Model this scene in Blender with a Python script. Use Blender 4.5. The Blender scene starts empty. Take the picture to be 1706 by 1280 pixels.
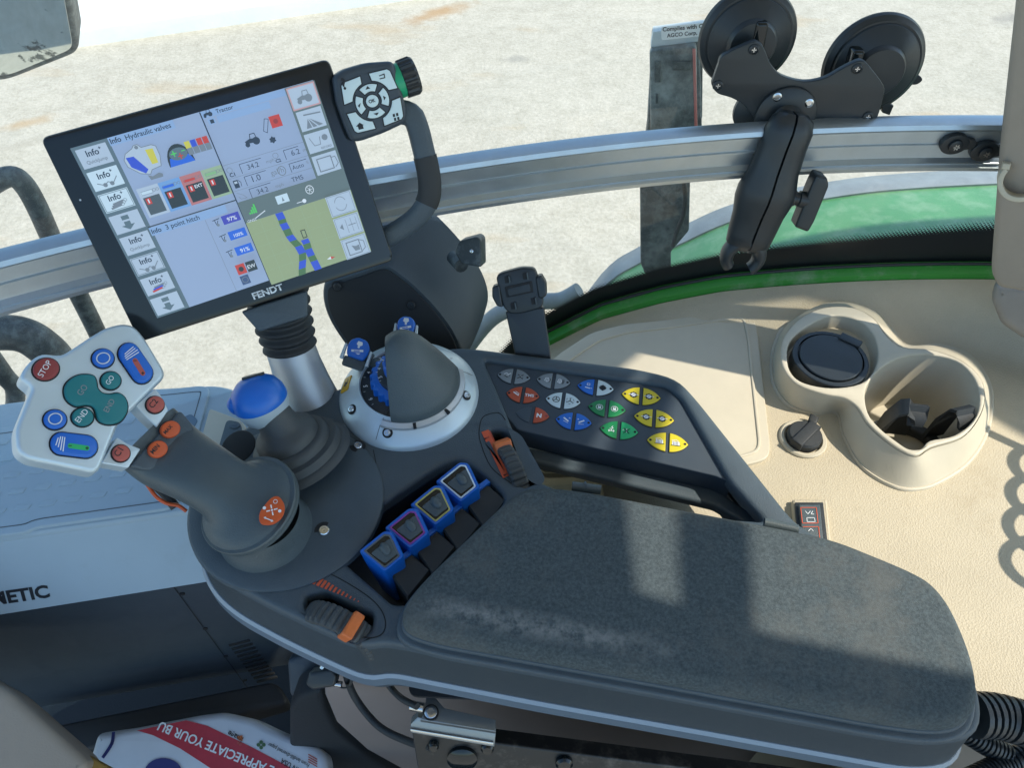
import bpy, math, random
from mathutils import Vector as V, Matrix
from mathutils.geometry import tessellate_polygon
random.seed(7)
S = bpy.context.scene
# ---------------------------------------------------------------- camera
PITCH = math.radians(50); FOV = math.radians(66)
cam = bpy.data.cameras.new("camera"); camo = bpy.data.objects.new("camera", cam); S.collection.objects.link(camo)
camo.location = (0, 0, .62); camo.rotation_euler = (math.radians(90) - PITCH, 0, 0)
cam.sensor_fit = 'HORIZONTAL'; cam.angle = FOV; cam.clip_start = .01; cam.clip_end = 500
S.camera = camo
# ---------------------------------------------------------------- sky, sun, exposure
SUN_EL = math.radians(48); SUN_AZ = V((.995, -.07)).normalized()
sd = V((SUN_AZ.x * math.cos(SUN_EL), SUN_AZ.y * math.cos(SUN_EL), math.sin(SUN_EL)))   # towards the sun
W = bpy.data.worlds.new("World"); S.world = W; W.use_nodes = True
nt = W.node_tree; bg = nt.nodes["Background"]; sky = nt.nodes.new("ShaderNodeTexSky")
sky.sky_type = 'NISHITA'; sky.sun_disc = False; sky.sun_elevation = SUN_EL
sky.sun_rotation = math.atan2(SUN_AZ.x, SUN_AZ.y)
tm = nt.nodes.new('ShaderNodeMix'); tm.data_type = 'RGBA'; tm.blend_type = 'MULTIPLY'; tm.inputs[0].default_value = 1; tm.inputs[7].default_value = (.86, .98, 1, 1)
nt.links.new(sky.outputs[0], tm.inputs[6]); nt.links.new(tm.outputs[2], bg.inputs[0]); bg.inputs[1].default_value = .15
sl = bpy.data.lights.new("sun", 'SUN'); sl.energy = 2.9; sl.angle = math.radians(.5); sl.color = (1, .93, .80)
so = bpy.data.objects.new("sun", sl); S.collection.objects.link(so); so.rotation_euler = sd.to_track_quat('Z', 'Y').to_euler(); so.location = (3, 2, 5)
S.view_settings.view_transform = 'Standard'; S.view_settings.look = 'None'
S.view_settings.gamma = 1; S.view_settings.use_curve_mapping = False
S.view_settings.exposure = 0.98
S.cycles.max_bounces = 8; S.cycles.transparent_max_bounces = 12
# ---------------------------------------------------------------- picture -> place
C0 = V((0, 0, .62)); FL = 853 / math.tan(FOV / 2)
RT = V((1, 0, 0)); UP = V((0, math.sin(PITCH), math.cos(PITCH))); FW = V((0, math.cos(PITCH), -math.sin(PITCH)))
def ray(x, y): return FW + RT * ((x - 853) / FL) + UP * ((640 - y) / FL)
def P(x, y, z):
    d = ray(x, y); return C0 + d * ((z - C0.z) / d.z)
def PY(x, y, Y):
    d = ray(x, y); return C0 + d * (Y / d.y)
def Yg(x): return -.256 * x * x + .239 * x + .741
def G(x, y, off=0.0):
    Y = .7
    for i in range(40): Y = Yg(PY(x, y, Y).x) + off
    return PY(x, y, Y)
class Fr:
    def __init__(s, o, n, u=(1, 0, 0)):
        s.o = V(o); s.n = V(n).normalized(); u = V(u); s.u = (u - s.n * u.dot(s.n)).normalized(); s.v = s.n.cross(s.u)
    def l(s, p):
        d = ray(*p); t = (s.o - C0).dot(s.n) / d.dot(s.n); q = C0 + d * t - s.o; return V((q.dot(s.u), q.dot(s.v)))
    def w(s, q, h=0): return s.o + s.u * q[0] + s.v * q[1] + s.n * h
    def up(s, h): return Fr(s.o + s.n * h, s.n, s.u)
def Z(z): return Fr((0, 0, z), (0, 0, 1))
# ---------------------------------------------------------------- outlines
def cr(pts, n=4, closed=True):
    out = []; N = len(pts); pts = [V(p) for p in pts]
    for i in range(N if closed else N - 1):
        if closed: a, b, c, d = pts[i - 1], pts[i], pts[(i + 1) % N], pts[(i + 2) % N]
        else: a, b, c, d = pts[max(i - 1, 0)], pts[i], pts[i + 1], pts[min(i + 2, N - 1)]
        for k in range(n):
            t = k / n
            out.append(.5 * ((2 * b) + (c - a) * t + (2 * a - 5 * b + 4 * c - d) * t * t + (3 * b - a - 3 * c + d) * t ** 3))
    if not closed: out.append(pts[-1])
    return out
def rc(pts, r, n=4):
    out = []; N = len(pts); pts = [V(p) for p in pts]
    for i in range(N):
        b = pts[i]; rr = r[i] if isinstance(r, (list, tuple)) else r
        if rr <= 0: out.append(b); continue
        a = (pts[i - 1] - b); c = (pts[(i + 1) % N] - b)
        ra = min(rr, a.length * .48); rb = min(rr, c.length * .48)
        p0 = b + a.normalized() * ra; p1 = b + c.normalized() * rb
        for k in range(n + 1):
            t = k / n; out.append(p0 * (1 - t) ** 2 + b * 2 * t * (1 - t) + p1 * t * t)
    return out
def circ(cx, cy, rx, ry=None, n=28, a0=0, a1=360, rot=0):
    ry = ry or rx; o = []; full = abs(a1 - a0) >= 360; c, s = math.cos(math.radians(rot)), math.sin(math.radians(rot))
    for i in range(n if full else n + 1):
        a = math.radians(a0 + (a1 - a0) * i / n); x, y = rx * math.cos(a), ry * math.sin(a)
        o.append((cx + x * c - y * s, cy + x * s + y * c))
    return o
def area(p): return sum(p[i - 1][0] * p[i][1] - p[i][0] * p[i - 1][1] for i in range(len(p))) / 2
def dd(p):
    o = []
    for q in p:
        q = V((q[0], q[1]))
        if not o or (q - o[-1]).length > 1e-6: o.append(q)
    if (o[0] - o[-1]).length < 1e-6: o.pop()
    return o
def offs(p, d):
    if d == 0: return [q.copy() for q in p]
    o = []; N = len(p)
    for i in range(N):
        a = (p[i] - p[i - 1]).normalized(); b = (p[(i + 1) % N] - p[i]).normalized()
        na = V((-a.y, a.x)); nb = V((-b.y, b.x)); m = na + nb
        if m.length < 1e-4: m = na
        m.normalize(); k = max(m.dot(na), .45); o.append(p[i] + m * (d / k))
    return o
# ---------------------------------------------------------------- mesh builder
_txt = {}
def glyphs(s, bold=0.0):
    k = (s, bold)
    if k not in _txt:
        c = bpy.data.curves.new('t', 'FONT'); c.body = s; c.size = 1; c.offset = bold; c.resolution_u = 3
        o = bpy.data.objects.new('t', c); S.collection.objects.link(o)
        m = bpy.data.meshes.new_from_object(o.evaluated_get(bpy.context.evaluated_depsgraph_get()))
        vs = [v.co.copy() for v in m.vertices]; fs = [tuple(p.vertices) for p in m.polygons]
        bpy.data.objects.remove(o); bpy.data.curves.remove(c); bpy.data.meshes.remove(m)
        _txt[k] = (vs, fs, min(v.x for v in vs), max(v.x for v in vs))
    return _txt[k]
class MB:
    def __init__(s): s.v = []; s.f = []; s.m = []; s.mats = []; s.uv = None
    def mi(s, m):
        if m not in s.mats: s.mats.append(m)
        return s.mats.index(m)
    def add(s, vs, fs, m):
        k = len(s.v); s.v += [V(q) for q in vs]; i = s.mi(m)
        for f in fs: s.f.append(tuple(k + j for j in f)); s.m.append(i)
    def slab(s, fr, outer, m, h0=-.002, h1=0, b=0, holes=(), loc=False, top=None, nb=3):
        def prep(p, ccw):
            p = [V(q) if loc else fr.l(q) for q in p]; p = dd(p)
            if (area(p) > 0) != ccw: p.reverse()
            return p
        loops = [prep(outer, True)] + [prep(h, False) for h in holes]; top = top or m
        tops = []
        for p in loops:
            N = len(p); rings = [(p, h0)]
            if b > 0:
                for k in range(nb + 1):
                    a = math.pi / 2 * k / nb; rings.append((offs(p, b * (1 - math.cos(a))), h1 - b + b * math.sin(a)))
            else: rings.append((p, h1))
            vs = []; fs = []
            for q, h in rings: vs += [fr.w(x, h) for x in q]
            for r in range(len(rings) - 1):
                for i in range(N):
                    j = (i + 1) % N; fs.append((r * N + i, r * N + j, (r + 1) * N + j, (r + 1) * N + i))
            s.add(vs, fs, m); tops.append(rings[-1][0])
        for lp, h, mt, flip in ((tops, h1, top, False), (loops, h0, m, True)):
            flat = [q for l in lp for q in l]
            tri = tessellate_polygon([[V((q.x, q.y, 0)) for q in l] for l in lp])
            fs = []
            for t in tri:
                a, bb, c = (flat[i] for i in t); ar = (bb - a).cross(c - a) if True else 0
                t = tuple(t)
                if (ar < 0) != flip: t = t[::-1]
                fs.append(t)
            s.add([fr.w(q, h) for q in flat], fs, mt)
        return s
    def poly(s, fr, pts, m, h=0, loc=False):      # flat film with hair-line thickness
        return s.slab(fr, pts, m, h - .00012, h, 0, loc=loc)
    def line(s, fr, pts, w, m, h=0, loc=False, closed=False):
        p = [V(q) if loc else fr.l(q) for q in pts]
        n = len(p)
        for i in range(n if closed else n - 1):
            a, c = p[i], p[(i + 1) % n]; d = (c - a)
            if d.length < 1e-7: continue
            d.normalize(); q = V((-d.y, d.x)) * w / 2; e = d * w * .3
            s.add([fr.w(a - q - e, h), fr.w(c - q + e, h), fr.w(c + q + e, h), fr.w(a + q - e, h)], [(0, 1, 2, 3)], m)
        return s
    def text(s, fr, t, p0, p1, m, h=0, bold=.01, hs=1, loc=False):
        a = V(p0) if loc else fr.l(p0); b = V(p1) if loc else fr.l(p1); vs, fs, x0, x1 = glyphs(t, bold)
        d = (b - a); k = d.length / (x1 - x0); d.normalize(); q = V((-d.y, d.x))
        s.add([fr.w(a + d * ((v.x - x0) * k) + q * (v.y * k * hs), h) for v in vs], fs, m); return s
    def rings(s, rs, m, caps=True, closed=False):
        N = len(rs[0]); vs = [q for r in rs for q in r]; fs = []
        R = len(rs)
        for r in range(R if closed else R - 1):
            for i in range(N):
                j = (i + 1) % N; r2 = (r + 1) % R; fs.append((r * N + i, r * N + j, r2 * N + j, r2 * N + i))
        if caps and not closed: fs += [tuple(range(N))[::-1], tuple((R - 1) * N + i for i in range(N))]
        s.add(vs, fs, m); return s
    def tube(s, path, r, m, n=14, ribs=None):
        path = [V(p) for p in path]; rr = r if isinstance(r, (list, tuple)) else [r] * len(path)
        t0 = (path[1] - path[0]).normalized(); a = t0.orthogonal().normalized(); out = []
        for i, p in enumerate(path):
            t = (path[min(i + 1, len(path) - 1)] - path[max(i - 1, 0)]).normalized()
            a = (a - t * a.dot(t)).normalized(); b = t.cross(a)
            out.append([p + (a * math.cos(k * 2 * math.pi / n) + b * math.sin(k * 2 * math.pi / n)) * rr[i] for k in range(n)])
        return s.rings(out, m)
    def lathe(s, o, ax, prof, m, n=40, a0=0, a1=360, ref=(1, 0, 0), knurl=None, sx=1, mats=None):
        o = V(o); ax = V(ax).normalized(); a = V(ref); a = (a - ax * a.dot(ax)).normalized(); b = ax.cross(a)
        full = abs(a1 - a0) >= 360; M = n if full else n + 1; out = []
        for (r, h) in prof:
            ring = []
            for k in range(M):
                t = math.radians(a0 + (a1 - a0) * k / n); q = r
                if knurl and knurl(r, h): q = r * (1 + .035 * (1 if k % 4 < 2 else -1))
                ring.append(o + ax * h + (a * math.cos(t) * sx + b * math.sin(t)) * q)
            out.append(ring)
        for r in range(len(out) - 1):
            fs = []
            for i in range(M if full else M - 1):
                j = (i + 1) % M; fs.append((i, j, M + j, M + i))
            s.add(out[r] + out[r + 1], fs, mats[r] if mats else m)
        if not full:
            for e in (0, M - 1):
                pts = [q[e] for q in out]; s.add(pts + [o + ax * prof[-1][1], o + ax * prof[0][1]], [tuple(range(len(pts) + 2))], m)
        return s
    def box(s, fr, c, sz, m, h0, h1, b=0, rot=0):
        cs, sn = math.cos(rot), math.sin(rot); hx, hy = sz[0] / 2, sz[1] / 2
        pts = [(c[0] + x * cs - y * sn, c[1] + x * sn + y * cs) for x, y in ((-hx, -hy), (hx, -hy), (hx, hy), (-hx, hy))]
        return s.slab(fr, pts, m, h0, h1, b, loc=True)
    def build(s, name, parent=None, ang=38, weld=True):
        me = bpy.data.meshes.new(name); base = parent_loc(parent) if parent else None
        if base is None:
            lo = V([min(q[i] for q in s.v) for i in range(3)]); hi = V([max(q[i] for q in s.v) for i in range(3)])
            base = V(((lo.x + hi.x) / 2, (lo.y + hi.y) / 2, lo.z)); loc = base
        else: loc = V((0, 0, 0))
        me.from_pydata([q - base for q in s.v], [], s.f)
        for m in s.mats: me.materials.append(m)
        me.polygons.foreach_set('material_index', s.m)
        if weld:
            import bmesh
            bm = bmesh.new(); bm.from_mesh(me); bmesh.ops.remove_doubles(bm, verts=bm.verts, dist=1e-6)
            bm.to_mesh(me); bm.free()
        me.shade_smooth(); me.set_sharp_from_angle(angle=math.radians(ang))
        o = bpy.data.objects.new(name, me); S.collection.objects.link(o); o.location = loc
        if parent: o.parent = parent
        return o
def parent_loc(o):
    l = V((0, 0, 0))
    while o is not None: l += o.location; o = o.parent
    return l
def tag(o, label=None, cat=None, group=None, kind=None):
    if label: o["label"] = label
    if cat: o["category"] = cat
    if group: o["group"] = group
    if kind: o["kind"] = kind
    return o
def thing(name, loc, label, cat, group=None):
    o = bpy.data.objects.new(name, None); S.collection.objects.link(o); o.location = loc; o.empty_display_size = .02
    return tag(o, label, cat, group)
# ---------------------------------------------------------------- materials
def mat(name, col, rough=.5, metal=0, bump=0, bs=300, mott=0, ms=20, col2=None, spec=.5, coat=0, emit=0, vor=False, rvar=0, dirt=None):
    m = bpy.data.materials.new(name); m.use_nodes = True; t = m.node_tree; B = t.nodes['Principled BSDF']; L = t.links.new
    B.inputs['Base Color'].default_value = (*col, 1); B.inputs['Roughness'].default_value = rough; B.inputs['Metallic'].default_value = metal
    B.inputs['Specular IOR Level'].default_value = spec; B.inputs['Coat Weight'].default_value = coat; B.inputs['Coat Roughness'].default_value = .12
    if emit: B.inputs['Emission Color'].default_value = (*col, 1); B.inputs['Emission Strength'].default_value = emit; B.inputs['Base Color'].default_value = (*[c * .25 for c in col], 1)
    tc = t.nodes.new('ShaderNodeTexCoord')
    def noise(sc, det=4, ro=.6):
        n = t.nodes.new('ShaderNodeTexNoise'); n.inputs['Scale'].default_value = sc; n.inputs['Detail'].default_value = det; n.inputs['Roughness'].default_value = ro
        L(tc.outputs['Object'], n.inputs['Vector']); return n
    last = None
    if mott or col2:
        n = noise(ms, 6, .65); r = t.nodes.new('ShaderNodeValToRGB'); L(n.outputs[0], r.inputs[0])
        c2 = col2 or tuple(min(1, c * (1 + mott)) for c in col); c1 = col if col2 else tuple(c * (1 - mott) for c in col)
        r.color_ramp.elements[0].position = .35; r.color_ramp.elements[1].position = .68
        r.color_ramp.elements[0].color = (*c1, 1); r.color_ramp.elements[1].color = (*c2, 1); last = r.outputs[0]
    if dirt:    # (colour, scale, lo, hi)
        n = noise(dirt[1], 8, .7); mr = t.nodes.new('ShaderNodeMapRange'); L(n.outputs[0], mr.inputs[0])
        mr.inputs[1].default_value = dirt[2]; mr.inputs[2].default_value = dirt[3]
        mx = t.nodes.new('ShaderNodeMix'); mx.data_type = 'RGBA'; L(mr.outputs[0], mx.inputs[0])
        if last: L(last, mx.inputs[6])
        else: mx.inputs[6].default_value = (*col, 1)
        mx.inputs[7].default_value = (*dirt[0], 1); last = mx.outputs[2]
    if last: L(last, B.inputs['Base Color'])
    if rvar:
        n = noise(35, 5); mr = t.nodes.new('ShaderNodeMapRange'); L(n.outputs[0], mr.inputs[0]); mr.inputs[1].default_value = .3; mr.inputs[2].default_value = .7
        mr.inputs[3].default_value = rough - rvar; mr.inputs[4].default_value = rough + rvar; L(mr.outputs[0], B.inputs['Roughness'])
    if bump:
        if vor:
            n = t.nodes.new('ShaderNodeTexVoronoi'); n.inputs['Scale'].default_value = bs; L(tc.outputs['Object'], n.inputs['Vector'])
        else: n = noise(bs, 3)
        bp = t.nodes.new('ShaderNodeBump'); bp.inputs['Strength'].default_value = bump; bp.inputs['Distance'].default_value = .001
        L(n.outputs[0], bp.inputs['Height']); L(bp.outputs[0], B.inputs['Normal'])
    return m
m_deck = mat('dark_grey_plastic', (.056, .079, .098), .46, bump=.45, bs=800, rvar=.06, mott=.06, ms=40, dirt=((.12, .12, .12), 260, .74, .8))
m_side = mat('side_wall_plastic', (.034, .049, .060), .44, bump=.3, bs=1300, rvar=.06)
m_deck2 = mat('panel_plastic', (.042, .058, .076), .42, bump=.2, bs=1500, rvar=.05)
m_grey = mat('mid_grey_plastic', (.066, .088, .098), .45, bump=.4, bs=700, rvar=.06, mott=.05, ms=30)
m_black = mat('black_plastic', (.018, .024, .029), .38, bump=.15, bs=900, rvar=.08)
m_blackgl = mat('black_glass', (.008, .012, .014), .12)
m_rubber = mat('black_rubber', (.022, .026, .029), .62, bump=.2, bs=900)
m_rubber2 = mat('grey_rubber', (.05, .058, .062), .55, bump=.2, bs=900)
m_dark = mat('dark_void', (.01, .012, .015), .7)
m_pad = mat('armrest_suede', (.080, .100, .108), .9, bump=1.0, bs=1600, mott=.30, ms=420, dirt=((.150, .150, .138), 11, .52, .85), spec=.25)
def pad_wear():
    t = m_pad.node_tree; B = t.nodes['Principled BSDF']; L = t.links.new; src = B.inputs['Base Color'].links[0].from_socket
    a = P(680, 1025, .03); b = P(1080, 1100, .03); c0 = P(1150, 990, 0); d = (b - a).normalized(); nrm = V((-d.y, d.x, 0)); a = a - V((c0.x, c0.y, 0))
    tc = t.nodes.new('ShaderNodeTexCoord')
    def vm(op, x, y):
        n = t.nodes.new('ShaderNodeVectorMath'); n.operation = op; L(x, n.inputs[0]); n.inputs[1].default_value = y; return n
    s_ = vm('SUBTRACT', tc.outputs['Object'], tuple(a)); al = vm('DOT_PRODUCT', s_.outputs[0], tuple(d)); ac = vm('DOT_PRODUCT', s_.outputs[0], tuple(nrm))
    def mr(x, i0, i1, o0, o1):
        n = t.nodes.new('ShaderNodeMapRange'); L(x, n.inputs[0]); n.inputs[1].default_value = i0; n.inputs[2].default_value = i1; n.inputs[3].default_value = o0; n.inputs[4].default_value = o1; return n.outputs[0]
    def mul(x, y):
        n = t.nodes.new('ShaderNodeMath'); n.operation = 'MULTIPLY'; L(x, n.inputs[0]); L(y, n.inputs[1]); return n.outputs[0]
    ab = t.nodes.new('ShaderNodeMath'); ab.operation = 'ABSOLUTE'; sb = t.nodes.new('ShaderNodeMath'); sb.operation = 'SUBTRACT'; L(ac.outputs['Value'], sb.inputs[0]); sb.inputs[1].default_value = .010; L(sb.outputs[0], ab.inputs[0])
    nz = t.nodes.new('ShaderNodeTexNoise'); nz.inputs['Scale'].default_value = 90; nz.inputs['Detail'].default_value = 8; nz.inputs['Roughness'].default_value = .75; L(tc.outputs['Object'], nz.inputs['Vector'])
    m = mul(mul(mr(ab.outputs[0], .002, .014, 1, 0), mr(al.outputs['Value'], -.01, .03, 0, 1)), mul(mr(al.outputs['Value'], .14, .24, 1, 0), mr(nz.outputs[0], .42, .62, 0, .75)))
    x = t.nodes.new('ShaderNodeMix'); x.data_type = 'RGBA'; L(m, x.inputs[0]); L(src, x.inputs[6]); x.inputs[7].default_value = (.30, .30, .29, 1); L(x.outputs[2], B.inputs['Base Color'])
pad_wear()
m_beige = mat('beige_trim', (.47, .41, .30), .62, bump=.42, bs=520, vor=True, mott=.05, ms=14, dirt=((.36, .29, .19), 9, .62, .85), spec=.3)
m_beige2 = mat('beige_smooth', (.51, .46, .355), .48, bump=.1, bs=700, mott=.04, ms=18)
m_taupe = mat('taupe_trim', (.33, .285, .235), .6, bump=.3, bs=600, mott=.06, ms=10)
m_silver = mat('silver_paint', (.54, .64, .70), .36, .35, bump=.1, bs=2500, rvar=.05)
m_silver2 = mat('satin_silver', (.5, .53, .56), .42, .5, bump=.08, bs=2500)
m_steel = mat('steel', (.55, .56, .57), .22, 1, rvar=.08)
m_alu = mat('brushed_aluminium', (.46, .52, .56), .38, .8, bump=.12, bs=300, mott=.05, ms=30, rvar=.06)
m_blue = mat('blue_plastic', (.008, .13, .55), .36, coat=.1, bump=.05, bs=900)
m_blued = mat('deep_blue', (.01, .06, .22), .4)
m_teal = mat('teal_rubber', (.008, .17, .19), .45, bump=.1, bs=900)
m_red = mat('red_rubber', (.25, .035, .035), .45)
m_redl = mat('faded_red', (.42, .09, .07), .5)
m_orange = mat('orange_rubber', (.55, .085, .018), .45, mott=.08, ms=80)
m_orange2 = mat('orange_plastic', (.62, .15, .035), .4, mott=.1, ms=60)
m_odec = mat('orange_print', (.60, .09, .03), .5)
m_white = mat('white_print', (.72, .75, .78), .5)
m_ink = mat('black_print', (.012, .014, .018), .5)
m_yel = mat('yellow_button', (.62, .50, .02), .4)
m_grn = mat('green_button', (.01, .20, .06), .4)
m_grnb = mat('bright_green_button', (.02, .42, .14), .4)
m_gryb = mat('grey_button', (.20, .235, .26), .4)
m_ltb = mat('pale_button', (.55, .66, .70), .4)
m_orb = mat('orange_button', (.42, .07, .025), .4)
m_pale = mat('pale_cabinet_plastic', (.36, .45, .51), .5, bump=.12, bs=600, mott=.03, ms=8, dirt=((.32, .39, .43), 12, .6, .85))
m_cab = mat('charcoal_panel', (.042, .056, .070), .5, bump=.15, bs=900, rvar=.06)
m_green = mat('green_paint', (.035, .27, .035), .38, coat=.2, dirt=((.28, .36, .25), 18, .5, .8))
m_greenf = mat('fender_green_paint', (.09, .29, .12), .35, coat=.1, mott=.1, ms=5, dirt=((.26, .42, .27), 22, .46, .78), bump=.1, bs=200)  # paled green and light dirt mottle also imitate glare on the glass
m_rimg = mat('grey_fender_rim', (.26, .30, .33), .5, bump=.2, bs=120, mott=.12, ms=25)
m_pipe = mat('dusty_black_pipe', (.028, .038, .042), .5, bump=.2, bs=300, dirt=((.17, .20, .20), 45, .46, .76))
m_post = mat('dusty_post', (.05, .065, .07), .5, bump=.15, bs=300, dirt=((.26, .30, .30), 38, .44, .76))
def scr(c, e=.46): return mat('lit_screen', c, .22, emit=e)
sc_bg = scr((.26, .36, .54)); sc_tile = scr((.36, .47, .60)); sc_tile2 = scr((.46, .62, .74)); sc_side = scr((.10, .16, .20)); sc_ink = scr((.03, .05, .08)); sc_hdr = scr((.22, .36, .60))
sc_gry = scr((.07, .10, .12)); sc_map = scr((.26, .34, .20)); sc_top = scr((.11, .16, .17)); sc_blue = scr((.04, .09, .55)); sc_blue2 = scr((.03, .13, .62)); sc_gn = scr((.07, .16, .07))
sc_red = scr((.45, .06, .05)); sc_yel = scr((.50, .50, .08)); sc_wh = scr((.60, .70, .80)); sc_lgrn = scr((.08, .55, .12)); sc_dk = scr((.03, .045, .05)); sc_pk = scr((.45, .30, .33)); sc_gr2 = scr((.27, .40, .28)); sc_mid = scr((.16, .21, .26))
# ================================================================ the setting
def ground():
    m = bpy.data.materials.new('pale_concrete'); m.use_nodes = True; t = m.node_tree; B = t.nodes['Principled BSDF']; L = t.links.new
    B.inputs['Roughness'].default_value = .9; tc = t.nodes.new('ShaderNodeTexCoord')
    def nz(sc, det, lo, hi, c0, c1):
        n = t.nodes.new('ShaderNodeTexNoise'); n.inputs['Scale'].default_value = sc; n.inputs['Detail'].default_value = det; n.inputs['Roughness'].default_value = .7
        L(tc.outputs['Object'], n.inputs['Vector']); r = t.nodes.new('ShaderNodeValToRGB'); L(n.outputs[0], r.inputs[0])
        r.color_ramp.elements[0].position = lo; r.color_ramp.elements[1].position = hi; r.color_ramp.elements[0].color = c0; r.color_ramp.elements[1].color = c1; return r
    def mul(a, b):
        x = t.nodes.new('ShaderNodeMix'); x.data_type = 'RGBA'; x.blend_type = 'MULTIPLY'; x.inputs[0].default_value = 1; L(a, x.inputs[6]); L(b, x.inputs[7]); return x.outputs[2]
    a = nz(1.1, 8, .3, .7, (.50, .47, .40, 1), (.57, .535, .462, 1))
    b = nz(42, 7, .34, .64, (.78, .775, .76, 1), (1, 1, 1, 1))
    g = nz(9, 6, .34, .6, (.84, .84, .82, 1), (1, 1, 1, 1))
    c = mul(mul(a.outputs[0], b.outputs[0]), g.outputs[0])
    # rust and mud streaks
    mp = t.nodes.new('ShaderNodeMapping'); L(tc.outputs['Object'], mp.inputs[0]); mp.inputs['Scale'].default_value = (.6, 1.6, 1); mp.inputs['Rotation'].default_value = (0, 0, .5)
    n = t.nodes.new('ShaderNodeTexNoise'); n.inputs['Scale'].default_value = 1.3; n.inputs['Detail'].default_value = 5; L(mp.outputs[0], n.inputs['Vector'])
    mr = t.nodes.new('ShaderNodeMapRange'); L(n.outputs[0], mr.inputs[0]); mr.inputs[1].default_value = .60; mr.inputs[2].default_value = .74; mr.inputs[4].default_value = .7
    x = t.nodes.new('ShaderNodeMix'); x.data_type = 'RGBA'; L(mr.outputs[0], x.inputs[0]); L(c, x.inputs[6]); x.inputs[7].default_value = (.42, .31, .18, 1)
    out_c = x.outputs[2]
    for (sx, sy, rad, rot, col, k) in ((728, 22, (.32, .10), .55, (.40, .25, .12, 1), .8), (45, 205, (.20, .06), .45, (.42, .30, .17, 1), .7), (860, 98, (.09, .06), .3, (.30, .29, .26, 1), .6), (1690, 30, (.25, .10), .4, (.26, .25, .23, 1), .7), (20, 245, (.25, .06), .4, (.36, .33, .27, 1), .5)):
        c_ = P(sx, sy, -2.2); mpp = t.nodes.new('ShaderNodeMapping'); mpp.vector_type = 'TEXTURE'; mpp.inputs['Location'].default_value = (c_.x, c_.y - 40.0, 0); mpp.inputs['Rotation'].default_value = (0, 0, rot); mpp.inputs['Scale'].default_value = (rad[0], rad[1], 1)
        L(tc.outputs['Object'], mpp.inputs[0]); ln = t.nodes.new('ShaderNodeVectorMath'); ln.operation = 'LENGTH'; L(mpp.outputs[0], ln.inputs[0])
        nz_ = t.nodes.new('ShaderNodeTexNoise'); nz_.inputs['Scale'].default_value = 9; nz_.inputs['Detail'].default_value = 6; L(tc.outputs['Object'], nz_.inputs['Vector'])
        ad = t.nodes.new('ShaderNodeMath'); ad.operation = 'MULTIPLY_ADD'; L(nz_.outputs[0], ad.inputs[0]); ad.inputs[1].default_value = 1.6; L(ln.outputs['Value'], ad.inputs[2])
        rr = t.nodes.new('ShaderNodeMapRange'); L(ad.outputs[0], rr.inputs[0]); rr.inputs[1].default_value = 1.0; rr.inputs[2].default_value = 2.0; rr.inputs[3].default_value = k; rr.inputs[4].default_value = 0
        xx = t.nodes.new('ShaderNodeMix'); xx.data_type = 'RGBA'; L(rr.outputs[0], xx.inputs[0]); L(out_c, xx.inputs[6]); xx.inputs[7].default_value = col; out_c = xx.outputs[2]
    L(out_c, B.inputs['Base Color'])
    bp = t.nodes.new('ShaderNodeBump'); bp.inputs['Strength'].default_value = .6; bp.inputs['Distance'].default_value = .01; L(b.outputs[0], bp.inputs['Height']); L(bp.outputs[0], B.inputs['Normal'])
    mb = MB(); mb.add([(-80, -60, -2.2), (80, -60, -2.2), (80, 140, -2.2), (-80, 140, -2.2)], [(0, 1, 2, 3)], m)
    tag(mb.build('ground', weld=False), kind='structure')
ground()
m_kerb = mat('white_concrete', (.74, .76, .75), .8, bump=.2, bs=60, mott=.04, ms=4)
mb = MB(); fr = Z(-2.08)
a = fr.l((100, 54)); b = fr.l((520, -4)); d = (b - a).normalized(); q = V((-d.y, d.x))
mb.slab(fr, [a - d * 9, b + d * 6, b + d * 6 + q * .62, a - d * 9 + q * .62], m_kerb, -.12, 0, .012, loc=True)
tag(mb.build('kerb'), kind='structure')
mb = MB(); mb.slab(Z(-2.10), [a - d * 9 + q * .625, b + d * 6 + q * .625, b + d * 6 + q * 6, a - d * 9 + q * 6], mat('pavement_concrete', (.60, .64, .62), .85, bump=.2, bs=40, mott=.06, ms=3), -.1, 0, loc=True)
tag(mb.build('pavement'), kind='structure')

# ---------------------------------------------------------------- roof added for shade, sun patch shaped by its hatch, seen only by its shadow
ZR = 1.10
def rp(x, y, z):
    p = P(x, y, z); k = (ZR - z) / sd.z; return V((p.x + sd.x * k, p.y + sd.y * k))
frR = Z(ZR)
cutout = [rp(1062, 624, 0), rp(1050, 640, 0), rp(985, 760, 0), rp(1048, 870, .03), rp(1062, 985, .03), rp(1290, 1058, .03), rp(1640, 1130, .03), rp(1690, 1172, -.12), rp(1830, 1180, -.12), rp(1830, 770, -.12),
         rp(1706, 700, -.12), rp(1620, 620, -.12), rp(1540, 570, -.12), rp(1440, 528, -.12), rp(1330, 508, -.12), rp(1210, 520, -.12), rp(1110, 556, -.12)]
rf = thing('shade_roof', (0, .3, ZR), 'pale cab roof with an open sunlight hatch above the armrest', 'roof')
mb = MB(); mb.slab(frR, [(-.55, -.75), (2.45, -.75), (2.45, .98), (-.55, .98)], m_beige2, 0, .05, .01, holes=[cutout], loc=True); mb.build('shade_panel', rf)
def barq(pts, zz):  # unseen bars added to cast shadow bands across the sun patch
    mb = MB(); mb.slab(frR.up(.012), [rp(x, y, z_) for (x, y, z_) in pts], m_black, 0, .02, loc=True); mb.build('shadow_bar', rf)
barq([(1205, 520, 0), (1235, 540, 0), (1152, 655, 0), (1100, 830, 0), (1045, 800, 0), (1120, 632, 0)], 0)
barq([(1020, 560, -.12), (1044, 560, -.12), (1034, 660, -.12), (1006, 660, -.12)], 0)
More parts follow.
